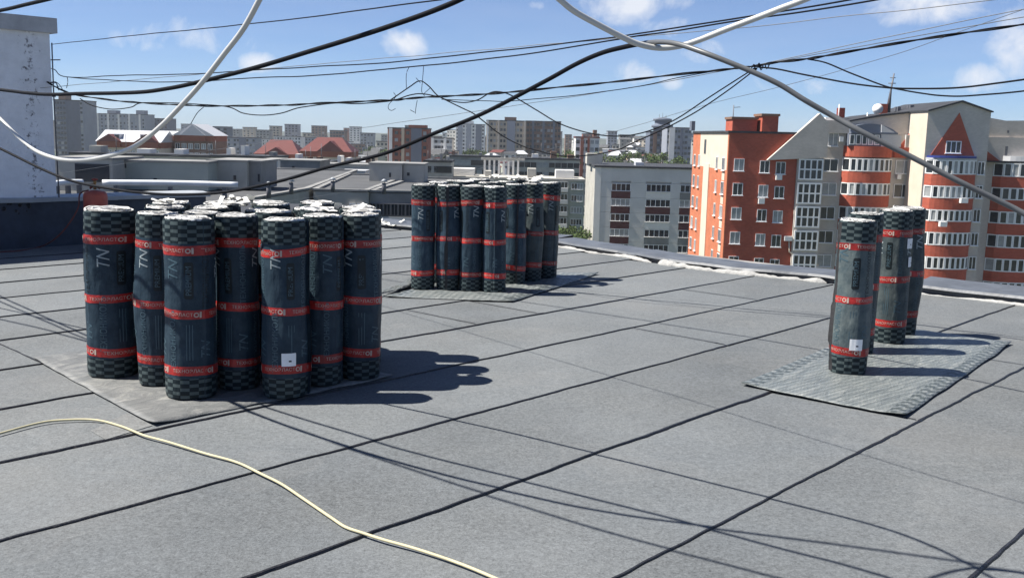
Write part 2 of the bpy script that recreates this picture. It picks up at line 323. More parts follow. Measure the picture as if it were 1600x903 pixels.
def mat_sheet_material():
    m = bpy.data.materials.new('film_backed_sheet'); m.use_nodes = True; t = m.node_tree; b = t.nodes['Principled BSDF']
    uv = N(t, 'ShaderNodeUVMap', uv_map='UVMap'); s = N(t, 'ShaderNodeSeparateXYZ'); t.links.new(uv.outputs[0], s.inputs[0])
    n = N(t, 'ShaderNodeTexNoise'); n.inputs['Scale'].default_value = 7; n.inputs['Detail'].default_value = 8; n.inputs['Roughness'].default_value = 0.72; n.inputs['Distortion'].default_value = 0.8
    mp = N(t, 'ShaderNodeMapping'); mp.inputs['Scale'].default_value = (0.5, 3.0, 1); t.links.new(uv.outputs[0], mp.inputs[0]); t.links.new(mp.outputs[0], n.inputs['Vector'])
    base = ramp(t, n.outputs[0], [(0.28, (0.10, 0.115, 0.12)), (0.5, (0.165, 0.182, 0.182)), (0.72, (0.29, 0.30, 0.285))])
    edge = math_(t, 'MAXIMUM', math_(t, 'LESS_THAN', s.outputs[1], 0.105), math_(t, 'GREATER_THAN', s.outputs[1], 0.895))
    row = math_(t, 'FLOOR', math_(t, 'DIVIDE', s.outputs[1], 0.035)); w = math_(t, 'ADD', math_(t, 'DIVIDE', s.outputs[0], 0.10), math_(t, 'MULTIPLY', math_(t, 'MODULO', row, 2.0), 0.25))
    cell = math_(t, 'LESS_THAN', math_(t, 'FRACT', w), 0.5)
    ck = N(t, 'ShaderNodeTexChecker'); ck.inputs['Scale'].default_value = 1.0; mp2 = N(t, 'ShaderNodeMapping'); mp2.inputs['Scale'].default_value = (38, 30, 1); mp2.inputs['Rotation'].default_value = (0, 0, .6); t.links.new(uv.outputs[0], mp2.inputs[0]); t.links.new(mp2.outputs[0], ck.inputs['Vector'])
    base = mixc(t, math_(t, 'MULTIPLY', ck.outputs['Fac'], 0.5), base, (0.06, 0.072, 0.074))
    colr = mixc(t, math_(t, 'MULTIPLY', math_(t, 'MULTIPLY', edge, cell), 0.75), base, (0.035, 0.045, 0.045))
    t.links.new(colr, b.inputs['Base Color']); b.inputs['Roughness'].default_value = 0.45; b.inputs['Specular IOR Level'].default_value = 0.5
    bp = N(t, 'ShaderNodeBump'); bp.inputs['Strength'].default_value = 0.8; bp.inputs['Distance'].default_value = 0.02
    t.links.new(n.outputs[0], bp.inputs['Height']); t.links.new(bp.outputs[0], b.inputs['Normal']); return m
M['sheet'] = mat_sheet_material()
def ground_material():
    m = bpy.data.materials.new('city_ground'); m.use_nodes = True; t = m.node_tree; b = t.nodes['Principled BSDF']; b.inputs['Roughness'].default_value = 0.95
    g = N(t, 'ShaderNodeNewGeometry')
    n = N(t, 'ShaderNodeTexNoise'); n.inputs['Scale'].default_value = 0.02; n.inputs['Detail'].default_value = 8; t.links.new(g.outputs['Position'], n.inputs['Vector'])
    t.links.new(ramp(t, n.outputs[0], [(0.35, (0.05, 0.07, 0.03)), (0.5, (0.07, 0.09, 0.04)), (0.56, (0.14, 0.14, 0.13)), (0.7, (0.09, 0.09, 0.09))]), b.inputs['Base Color']); return m
def dirty_sheet():
    m = bpy.data.materials.new('dirty_sheet'); m.use_nodes = True; t = m.node_tree; b = t.nodes['Principled BSDF']
    uv = N(t, 'ShaderNodeUVMap', uv_map='UVMap'); n = N(t, 'ShaderNodeTexNoise'); n.inputs['Scale'].default_value = 6; n.inputs['Detail'].default_value = 8; n.inputs['Roughness'].default_value = .72; n.inputs['Distortion'].default_value = 1.2
    mp = N(t, 'ShaderNodeMapping'); mp.inputs['Scale'].default_value = (.7, 2.5, 1); t.links.new(uv.outputs[0], mp.inputs[0]); t.links.new(mp.outputs[0], n.inputs['Vector'])
    t.links.new(ramp(t, n.outputs[0], [(.28, (.07, .076, .078)), (.5, (.135, .14, .14)), (.72, (.27, .27, .25))]), b.inputs['Base Color']); b.inputs['Roughness'].default_value = .6
    bp = N(t, 'ShaderNodeBump'); bp.inputs['Strength'].default_value = .8; bp.inputs['Distance'].default_value = .02; t.links.new(n.outputs[0], bp.inputs['Height']); t.links.new(bp.outputs[0], b.inputs['Normal']); return m
M['dirty_sheet'] = dirty_sheet()
M['ground'] = ground_material()

# ------------------------------------------------------------------ ground and own roof (s runs along the felt strips, n across them)
GZ = -27.0
TH = 0.8359; DS = Vector((math.cos(TH), math.sin(TH), 0)); DN = Vector((-math.sin(TH), math.cos(TH), 0))
def sn(s, n, z=0.0): return DS * s + DN * n + Vector((0, 0, z))
g = MB(); g.add([(-3500, -400, GZ), (3500, -400, GZ), (3500, 3300, GZ), (-3500, 3300, GZ)], [(0, 1, 2, 3)])
struct(g.build('ground', M['ground']))
N_FAR, N_NEAR, S_NEAR = 12.72, -7.2, -9.0
def s_edge(n):
    pts = [(-8, 10.5), (2.8, 10.5), (4.85, 10.42), (5.7, 10.27), (6.6, 10.27), (7.8, 10.55), (9.2, 10.8), (11.0, 10.6), (13, 10.45)]
    for (a, x), (b, y) in zip(pts, pts[1:]):
        if a <= n <= b:
            t = (n - a) / (b - a); t = t * t * (3 - 2 * t); return x + (y - x) * t
    return 10.45
roof = MB()
roof.slab([sn(S_NEAR, N_NEAR).to_2d(), sn(11.6, N_NEAR).to_2d(), sn(11.6, N_FAR + 0.6).to_2d(), sn(S_NEAR, N_FAR + 0.6).to_2d()], GZ, -0.012)
roof = struct(roof.build('roof', M['deck']))

SEAM0, STEP = 1.044, 0.9
def wob(a, b, k=1.0): return noise.noise(Vector((a * k, b * 3.7, 0.3)))
CROSS = {4: [None], }
def felt_sheet(n0, n1, s0, s1, seed, lift):
    # the near edge of each sheet is welded over the sheet before it, the far edge dips under the next one
    k = max(6, int((s1 - s0) / 0.16)); mb = MB(); rows = 5
    for i in range(k + 1):
        s = s0 + (s1 - s0) * i / k
        for j in range(rows + 1):
            t = j / rows; n = n0 + (n1 + 0.08 - n0) * t
            if j == 0: n += 0.011 * wob(s * 2.2, seed) + 0.006 * wob(s * 9, seed + 5)
            z = 0.0085 * (1 - t) + 0.001 + lift + 0.0014 * wob(s * 1.4, seed + n * 2)
            mb.v.append(tuple(sn(s, n, z)))
        n = n0 + 0.011 * wob(s * 2.2, seed) + 0.006 * wob(s * 9, seed + 5)
        mb.v.append(tuple(sn(s, n - 0.001, -0.006)))
    w = rows + 2
    for i in range(k):
        for j in range(rows): mb.f.append((i * w + j, (i + 1) * w + j, (i + 1) * w + j + 1, i * w + j + 1)); mb.m.append(0)
        mb.f.append((i * w + rows + 1, (i + 1) * w + rows + 1, (i + 1) * w, i * w)); mb.m.append(0)
    sh = mb.build('membrane_sheet', M['felt'], roof)
    b = MB(); kk = max(12, int((s1 - s0) / 0.035))            # bitumen squeezed out along the weld
    for i in range(kk + 1):
        s = s0 + (s1 - s0) * i / kk
        n = n0 + 0.011 * wob(s * 2.2, seed) + 0.006 * wob(s * 9, seed + 5)
        wd = 0.006 + 0.012 * max(0, wob(s * 1.1, seed + 9) + 0.15) + 0.006 * abs(wob(s * 14, seed + 3)) + 0.004 * wob(s * 40, seed + 1)
        wd = max(0.004, wd)
        b.v += [tuple(sn(s, n + 0.004, 0.0112 + lift)), tuple(sn(s, n - wd * 0.55, 0.0105 + lift)), tuple(sn(s, n - wd, 0.001))]
    for i in range(kk):
        b.f += [(3 * i + 1, 3 * i + 4, 3 * i + 3, 3 * i), (3 * i + 2, 3 * i + 5, 3 * i + 4, 3 * i + 1)]; b.m += [0, 0]
    b.build('bitumen_seam', M['tar'], sh)
    return sh
rnd = random.Random(3)
known = {4: [sn_ for sn_ in ()]}
def to_sn(p): return p.dot(DS), p.dot(DN)
cuts = {}
for u, v in ((1056, 527), (795, 484), (57, 566), (1340, 640), (700, 500), (1180, 470), (330, 430), (1520, 560)):
    s, n = to_sn(gr(u, v)); cuts.setdefault(math.floor((n - SEAM0) / STEP), []).append(s)
for k in range(-9, 13):
    n0 = SEAM0 + STEP * k; n1 = min(n0 + STEP, N_FAR - 0.08)
    if n1 - n0 < 0.15: continue
    s1 = min(s_edge(n0), s_edge(n1)) - 0.02 + 0.05 * rnd.random()
    cs = sorted(c for c in cuts.get(k, [rnd.uniform(-7, -2)]) if S_NEAR < c < s1)
    bounds = [S_NEAR] + cs + [s1]
    for i, (a, b2) in enumerate(zip(bounds, bounds[1:])):
        sh = felt_sheet(n0, n1, a, b2 + (0.08 if i < len(bounds) - 2 else 0), k * 1.7 + i * 5.1, 0.0012 * (i % 2))
        if i:                                              # cross lap: thin bitumen line
            b = MB(); kk = 40
            for q in range(kk + 1):
                n = n0 + 0.02 + (n1 - n0 - 0.03) * q / kk; s = a + 0.012 * wob(n * 5, k) + 0.05 * (n - n0)
                wd = 0.008 + 0.006 * abs(wob(n * 17, k + 2)); z = 0.0098 * (1 - (n - n0) / (n1 + .08 - n0)) + 0.0045
                b.v += [tuple(sn(s - wd / 2, n, z)), tuple(sn(s + wd / 2, n, z + 0.001))]
            for q in range(kk): b.f.append((2 * q, 2 * q + 1, 2 * q + 3, 2 * q + 2)); b.m.append(0)
            b.build('bitumen_seam', M['tar'], sh)
# small square repair patch near the cord
pc = [gr(u, v) for u, v in ((142, 676), (165, 690), (238, 668), (200, 648))]
mb = MB(); mb.add([p + Vector((0, 0, 0.0125)) for p in pc] + [p + Vector((0, 0, 0.002)) for p in pc], [(0, 1, 2, 3), (4, 5, 1, 0), (5, 6, 2, 1), (6, 7, 3, 2), (7, 4, 0, 3)])
mb.build('felt_patch', mat('dark_felt_patch', (0.15, 0.155, 0.155), 0.9, 0.25, 40, 0.3, 0.3, 90), roof)

# ------------------------------------------------------------------ roof edge: sheet-metal kerb, tarred parapet, whitewashed shaft
kerb = thing('roof_kerb', 'low kerb covered with dented zinc sheets along the right roof edge', 'kerb')
n = -6.8; i = 0; rk = random.Random(11)
while n < 12.6:
    L = rk.uniform(1.6, 2.1); n2 = min(n + L, 12.7); mb = MB(); kk = 10
    h0, ti = 0.078 + rk.uniform(-0.008, 0.012), rk.uniform(-0.02, 0.012)
    for q in range(kk + 1):
        nn_ = n + (n2 + 0.03 - n) * q / kk; s = s_edge(nn_)
        dz = h0 + 0.012 * wob(nn_ * 2.3, 4.1) + 0.002 * (i % 2); dl = 0.02 * wob(nn_ * 1.7, 7.7)
        for ds, z in ((0.05, 0.006), (0.04 + dl, dz - 0.03), (-0.01 + dl, dz - 0.026), (0.005 + dl, dz), (0.18, dz + 0.012 + 0.006 * wob(nn_ * 4, 9)), (0.50, dz + 0.025 + ti), (0.515, dz - 0.06)):
            mb.v.append(tuple(sn(s + ds, nn_, z)))
    for q in range(kk):
        for j in range(6): mb.f.append((q * 7 + j, q * 7 + j + 1, q * 7 + j + 8, q * 7 + j + 7)); mb.m.append(0)
    mb.build('flashing_sheet', M['flash'], kerb); n = n2; i += 1
mb = MB()
for q in range(60):
    a, b = -7 + 19.7 * q / 60, -7 + 19.7 * (q + 1) / 60
    mb.add([sn(s_edge(a) + .05, a, -.01), sn(s_edge(b) + .05, b, -.01), sn(s_edge(b) + .48, b, -.01), sn(s_edge(a) + .48, a, -.01),
            sn(s_edge(a) + .06, a, .04), sn(s_edge(b) + .06, b, .04), sn(s_edge(b) + .48, b, .04), sn(s_edge(a) + .48, a, .04)], [(0, 1, 5, 4), (2, 3, 7, 6), (4, 5, 6, 7)])
mb.build('upstand', M['tar_base'], kerb)
# tar-painted skirt along the kerb foot
def foam_bead(name, label, n0, n1, rad_, seed, step=0.03):
    rf = random.Random(seed); mb = MB(); k = int((n1 - n0) / step); S = 9
    for q in range(k + 1):
        nn_ = n0 + (n1 - n0) * q / k; s = s_edge(nn_) - 0.03 + 0.03 * wob(nn_ * 3, seed)
        e = min(1, q / 3, (k - q) / 3); a = rad_ * e * max(0.12, 0.55 + 1.0 * wob(nn_ * 2.1, seed + 2) + 0.45 * wob(nn_ * 11, seed + 3)) + 0.004
        for j in range(S):
            t = math.pi * j / (S - 1); rr = a * (1 + 0.25 * noise.noise(Vector((nn_ * 17, j * 1.3, seed))))
            mb.v.append(tuple(sn(s - 1.5 * rr * math.cos(t), nn_, 0.004 + rr * math.sin(t) * 1.2)))
    for q in range(k):
        for j in range(S - 1): mb.f.append((q * S + j, q * S + j + 1, (q + 1) * S + j + 1, (q + 1) * S + j)); mb.m.append(0)
    return tag(mb.build(name, M['foam'], smooth=True), label, 'foam')
foam_bead('mounting_foam', 'lumpy white foam bead along the kerb behind the three-roll gap', 4.75, 6.9, 0.05, 3)
foam_bead('mounting_foam', 'thin broken white foam bead along the kerb right of the middle stack', 7.0, 9.6, 0.026, 8)
foam_bead('mounting_foam', 'narrow pale sealant line at the kerb foot right of the four rolls', -1.5, 3.9, 0.018, 5)

par = thing('parapet_wall', 'low tarred parapet with pale sheet coping behind the big stack of rolls', 'parapet')
S_END = 7.6
def sbox(mb, s0, s1, n0, n1, z0, z1, mi=0):
    c = [sn(s0, n0), sn(s1, n0), sn(s1, n1), sn(s0, n1)]
    return mb.slab([p.to_2d() for p in c], z0, z1, mi)
sbox(MB(), S_NEAR, S_END, N_FAR, N_FAR + 0.35, -0.01, 0.60).build('upstand', M['tar_base'], par)
a = S_NEAR; i = 0
while a < S_END - 0.1:
    b = min(a + rk.uniform(1.9, 2.3), S_END + 0.03); mb = MB(); kk = 6
    for q in range(kk + 1):
        s = a + (b - a + 0.02) * q / kk; z = 0.615 + 0.012 * wob(s * 1.7, 21) + 0.003 * (i % 2)
        for dn, dz in ((-0.04, -0.05), (-0.045, 0), (0.15, 0.02), (0.40, 0.015), (0.40, -0.05)): mb.v.append(tuple(sn(s, N_FAR + dn, z + dz)))
    for q in range(kk):
        for j in range(4): mb.f.append((q * 5 + j + 1, q * 5 + j, q * 5 + j + 5, q * 5 + j + 6)); mb.m.append(0)
    mb.build('coping_sheet', M['flash_pale'], par); a = b; i += 1
lowk = MB(); sbox(lowk, S_END + 0.05, 10.3, N_FAR + 0.02, N_FAR + 0.3, -0.005, 0.07)
tag(lowk.build('edge_upstand', M['flash']), 'low metal-clad edge strip at the far roof corner', 'kerb')

def plaster_material():
    m = M['white_plaster']; t = m.node_tree; b = t.nodes['Principled BSDF']; base = b.inputs['Base Color'].links[0].from_socket
    c = N(t, 'ShaderNodeTexCoord'); s = N(t, 'ShaderNodeSeparateXYZ'); t.links.new(c.outputs['Object'], s.inputs[0])
    n1 = N(t, 'ShaderNodeTexNoise'); n1.inputs['Scale'].default_value = 14; n1.inputs['Detail'].default_value = 6; n1.inputs['Roughness'].default_value = 0.75
    t.links.new(c.outputs['Object'], n1.inputs['Vector'])
    near = math_(t, 'SUBTRACT', 1.0, math_(t, 'DIVIDE', math_(t, 'ABSOLUTE', math_(t, 'ADD', s.outputs[0], 0.26)), 0.24))    # flaked paint near the corner
    k = math_(t, 'MULTIPLY', math_(t, 'ADD', math_(t, 'MULTIPLY', math_(t, 'MAXIMUM', near, 0.0), 0.17), math_(t, 'SUBTRACT', n1.outputs[0], 0.68)), 14.0, clamp=True)
    t.links.new(mixc(t, k, base, (0.17, 0.16, 0.17)), b.inputs['Base Color'])
    br = N(t, 'ShaderNodeTexBrick'); br.inputs['Scale'].default_value = 3.2; br.inputs['Mortar Size'].default_value = 0.02; br.inputs['Mortar Smooth'].default_value = 1.0
    cb = N(t, 'ShaderNodeCombineXYZ'); t.links.new(math_(t, 'ADD', s.outputs[0], s.outputs[1]), cb.inputs[0]); t.links.new(s.outputs[2], cb.inputs[1]); t.links.new(cb.outputs[0], br.inputs['Vector'])
    bp = N(t, 'ShaderNodeBump'); bp.inputs['Strength'].default_value = 0.25; bp.inputs['Distance'].default_value = 0.01; bp.invert = True
    old = b.inputs['Normal'].links[0].from_socket; t.links.new(old, bp.inputs['Normal']); t.links.new(br.outputs['Fac'], bp.inputs['Height']); t.links.new(bp.outputs[0], b.inputs['Normal'])
plaster_material()
sc, ncr = to_sn(gr(91, 384)); BN = ncr - 0.02
shaft = thing('ventilation_shaft', 'whitewashed brick shaft with dark tarred base and concrete cap, at the left edge', 'shaft', sn(sc, BN), TH)   # local x along s, y along n
MB().box(-4.2, 0, 0, 2.2, 0.40, 2.62).build('wall', M['white_plaster'], shaft)
tb = MB(); tb.box(-4.215, 0.014, -0.015, 2.2, -0.01, 0.41); tb.build('tarred_base', M['tar_base'], shaft)
MB().box(-4.27, 0.07, -0.07, 2.27, 2.62, 2.80).build('cap', M['cap'], shaft)
mb = MB(); rh = random.Random(5); ring = []
for j in range(26):
    t = 2 * math.pi * j / 26; r = 1 + 0.4 * noise.noise(Vector((math.cos(t) * 2, math.sin(t) * 2, 1)))
    ring.append((-0.50 + 0.21 * r * math.cos(t), 0.50 + 0.095 * r * math.sin(t)))
mb.prism(ring, -0.006, 0.0); mb.build('dark_hole_disc', M['tar'], shaft)  # flat dark disc stands in for the dark depth of a burnt hole
mb = MB()
for j in range(14):
    x, z, r = rh.uniform(-.66, -.34), rh.uniform(.43, .57), rh.uniform(.015, .035)
    mb.lathe([(r * .2, 0), (r, .3 * r), (r * .6, r), (r * .1, 1.2 * r)], 7); off = len(mb.v) - 28
    for q in range(off, len(mb.v)): a_, b_, c_ = mb.v[q]; mb.v[q] = (x + a_, -0.006 - c_, z + b_)
mb.build('tar_lump', M['tar'], shaft)['kind'] = 'stuff'
mb = MB(); mb.tube([(-0.02, 0.05, 2.30), (0.13, 0.02, 2.31)], 0.008, 6); mb.build('bracket', M['steel'], shaft); mb = MB(); mb.tube([(-.02, .1, 2.02), (0.08, 0.05, 2.03), (0.10, 0.03, 1.94)], 0.009, 6); mb.build('bracket', M['steel'], shaft); mb = MB()
mb.tube([(-.02, .1, 1.86), (0.07, 0.06, 1.86)], 0.009, 6); mb.build('bracket', M['steel'], shaft)
pole = MB(); p0, p1 = at(81, 70, 12.5), at(84, 150, 12.5); pole.tube([p0 + Vector((0, 0, .02)), Vector((p1.x, p1.y, p1.z)), Vector((p1.x, p1.y + .02, 0.62))], 0.008, 6)
tag(pole.build('thin_mast', M['steel']), 'thin steel rod beside the white shaft, holding the topmost wire', 'rod')

# ------------------------------------------------------------------ gas cylinder with hose
gp = at(152, 384, 12.15)
tank = thing('gas_cylinder', 'red gas cylinder standing behind the leftmost roll', 'gas cylinder', (gp.x, gp.y, 0.002)); tank.scale = (1, 1, 1.09)
MB().lathe([(0.10, 0), (0.125, 0.01), (0.137, 0.05), (0.139, 0.30), (0.139, 0.615), (0.134, 0.645), (0.112, 0.667), (0.06, 0.678), (0.03, 0.682)], 28).build('body', M['red_tank'], tank)
mb = MB(); mb.lathe([(0.018, .69), (0.02, .73), (0.013, .735), (0.013, .76), (0.02, .762), (0.018, .79)], 12); mb.tube([(0, 0, .745), (-0.07, -0.02, .745)], 0.011, 8); mb.build('valve', M['brass'], tank)
mb = MB(); mb.lathe([(0.012, .79), (0.036, .793), (0.036, .81), (0.012, .815)], 12); mb.build('hand_wheel', M['rust'], tank)
mb = MB(); mb.tube([Vector((.055 * math.cos(t), .055 * math.sin(t), .70 + .025 * abs(math.sin(t)))) for t in [2 * math.pi * j / 20 for j in range(21)]], 0.008, 6, cap=False); mb.build('collar', M['rust'], tank)
hp = [gp + Vector((-.07, -.02, .745 - gp.z)), gp + Vector((-.16, -.06, .70 - gp.z)), at(122, 325, 12.0), at(106, 352, 11.95), at(85, 374, 11.9)] + [gr(u, v, .012) for u, v in ((62, 386), (30, 392), (0, 394), (-60, 399), (-140, 402))]
mb = MB(); mb.tube(smooth_path(hp, 6), 0.009, 7); tag(mb.build('gas_hose', M['hose']), 'thin red-brown hose from the gas cylinder down to the roof', 'hose')

# ------------------------------------------------------------------ sheets laid under the stacks
def film_sheet(name, label, A, B, L, wr, seed, lift=0.0, mt='sheet'):
    # A-B is the 1 m wide end of the sheet; L its length vector. Laid film side up, wrinkled.
    Wv = B - A; mb = MB(); kx, ky = max(8, int(L.length / 0.045)), 26; uvv = []
    for i in range(kx + 1):
        for j in range(ky + 1):
            a, b = i / kx, j / ky; p = A + L * a + Wv * b
            e = min(1, 10 * min(a, 1 - a), 10 * min(b, 1 - b)) * .75 + .25
            z = 0.016 + lift + wr * e * (0.5 + 0.5 * noise.noise(Vector((p.x * 5 + p.y * 2, p.y * 9, seed))) + 0.3 * noise.noise(Vector((p.x * 17, p.y * 21, seed + 3))))
            z += sum((.006 + .006 * ((seed * 7 + ci * 5) % 3)) * math.exp(-math.hypot((a - ca) * L.length, (b - cb) * Wv.length) / .10) for ci, (ca, cb) in enumerate(((0, 0), (1, 0), (0, 1), (1, 1)))) + .006 * max(0, noise.noise(Vector((a * 9, b * 9, seed + 20)))) * (1 if min(a, 1 - a, b, 1 - b) < .03 else 0)
            jit = Vector((noise.noise(Vector((a * 7, b * 7, seed))), noise.noise(Vector((a * 7, b * 7, seed + 9))), 0)) * 0.012
            mb.v.append(tuple(p.xy.to_3d() + jit + Vector((0, 0, z)))); uvv.append((a * L.length, b))
    w = ky + 1; uvs = []
    for i in range(kx):
        for j in range(ky):
            f = (i * w + j, (i + 1) * w + j, (i + 1) * w + j + 1, i * w + j + 1); mb.f.append(f); mb.m.append(0); uvs += [uvv[q] for q in f]
    mb.uv = uvs
    o = tag(mb.build(name, M[mt], smooth=True), label, 'sheet'); md = o.modifiers.new('thickness', 'SOLIDIFY'); md.thickness = .005; return o
A, B, C = gr(1158, 605), gr(1412, 657), gr(1580, 540)
film_sheet('felt_offcut', 'silvery wrinkled sheet with checkered borders under the four rolls on the right', A, B, C - B, 0.012, 1)
A, B = gr(52, 563), gr(240, 669); C = gr(614, 592)
film_sheet('felt_offcut', 'dirty wrinkled sheet under the big left stack, its pale corner showing', B, A, (C - B) * 1.0, 0.014, 2, 0, 'dirty_sheet')
A, B = gr(598, 466), gr(800, 474); C = gr(905, 440)
film_sheet('felt_offcut', 'torn pale checkered sheet under the middle stack', B, A, (C - B) * 1.35, 0.022, 3)
film_sheet('felt_offcut', 'crumpled narrow strip sticking out left of the middle stack', gr(590, 466), gr(622, 460), gr(655, 437) - gr(590, 466), 0.05, 6, 0.008)

# ------------------------------------------------------------------ rolls of roofing felt
RAD = 0.125
VARS = [dict(step=.006, b=.000, bz=.5, n=.006, f=.0), dict(step=.007, b=.014, bz=.45, n=.008, f=.0), dict(step=.005, b=-.006, bz=.6, n=.011, f=.006), dict(step=.012, b=.007, bz=.3, n=.007, f=.0)]
def rad(th, z, V):
    t = (th / (2 * math.pi)) % 1.0
    r = RAD - V['step'] * t + V['b'] * math.exp(-((z - V['bz']) / .22) ** 2) * (1 + .6 * math.cos(th - 1)) + V['f'] * z
    r += 0.0022 * noise.noise(Vector((math.cos(th) * 5, math.sin(th) * 5, z * 3 + V['bz'] * 50))) + 0.0015 * noise.noise(Vector((math.cos(th) * 3, math.sin(th) * 3, z * 14 + V['bz'] * 9)))
    return r + V['n'] * noise.noise(Vector((math.cos(th) * 1.3, math.sin(th) * 1.3, z * 2.2 + V['b'] * 300)))
_tc = {}
def text2d(body, size, shear=0.0):
    key = (body, size, shear)
    if key in _tc: return _tc[key]
    c = bpy.data.curves.new('tmp', 'FONT'); c.body = body; c.size = size; c.align_x = 'CENTER'; c.align_y = 'CENTER'; c.resolution_u = 2; c.shear = shear
    o = bpy.data.objects.new('tmp', c); COL.objects.link(o); dg = bpy.context.evaluated_depsgraph_get(); dg.update()
    me = bpy.data.meshes.new_from_object(o.evaluated_get(dg)); bm = bmesh.new(); bm.from_mesh(me)
    bpy.data.objects.remove(o); bpy.data.curves.remove(c); bpy.data.meshes.remove(me)
    bmesh.ops.remove_doubles(bm, verts=bm.verts, dist=size * .004)
    _tc[key] = bm; return bm
def wrapped(bm, th0, z0, V, off, vertical, cut=0.02):
    b = bm.copy(); ax = Vector((0, 1, 0)) if vertical else Vector((1, 0, 0))
    vals = [v.co.dot(ax) for v in b.verts]; a, e = min(vals), max(vals); q = a + cut
    while q < e:
        bmesh.ops.bisect_plane(b, geom=b.verts[:] + b.edges[:] + b.faces[:], plane_co=ax * q, plane_no=ax); q += cut
    mb = MB(); b.verts.ensure_lookup_table(); b.verts.index_update()
    for v in b.verts:
        x, y = v.co.x, v.co.y
        aa, zz = (-y, z0 + x) if vertical else (x, z0 + y)
        th = th0 + aa / RAD; r = rad(th, zz, V) + off; mb.v.append((r * math.cos(th), r * math.sin(th), zz))
    for f in b.faces: mb.f.append(tuple(v.index for v in f.verts)); mb.m.append(0)
    b.free(); return mb
def rect2d(w, h, r=0.0):
    bm = bmesh.new(); pts = []
    for cx_, cy_, a0 in ((w / 2 - r, h / 2 - r, 0), (-w / 2 + r, h / 2 - r, 90), (-w / 2 + r, -h / 2 + r, 180), (w / 2 - r, -h / 2 + r, 270)):
        for q in range(4): t = R_(a0 + 30 * q); pts.append(bm.verts.new((cx_ + r * math.cos(t), cy_ + r * math.sin(t), 0)))
    bm.faces.new(pts); return bm
def ring2d(r0, r1, k=14):
    bm = bmesh.new(); a = [bm.verts.new((r0 * math.cos(2 * math.pi * j / k), r0 * math.sin(2 * math.pi * j / k), 0)) for j in range(k)]
    b = [bm.verts.new((r1 * math.cos(2 * math.pi * j / k), r1 * math.sin(2 * math.pi * j / k), 0)) for j in range(k)]
    for j in range(k): bm.faces.new((a[j], b[j], b[(j + 1) % k], a[(j + 1) % k]))
    return bm
def join_mb(parts):
    o = MB()
    for p in parts: o.add(p.v, p.f)
    return o
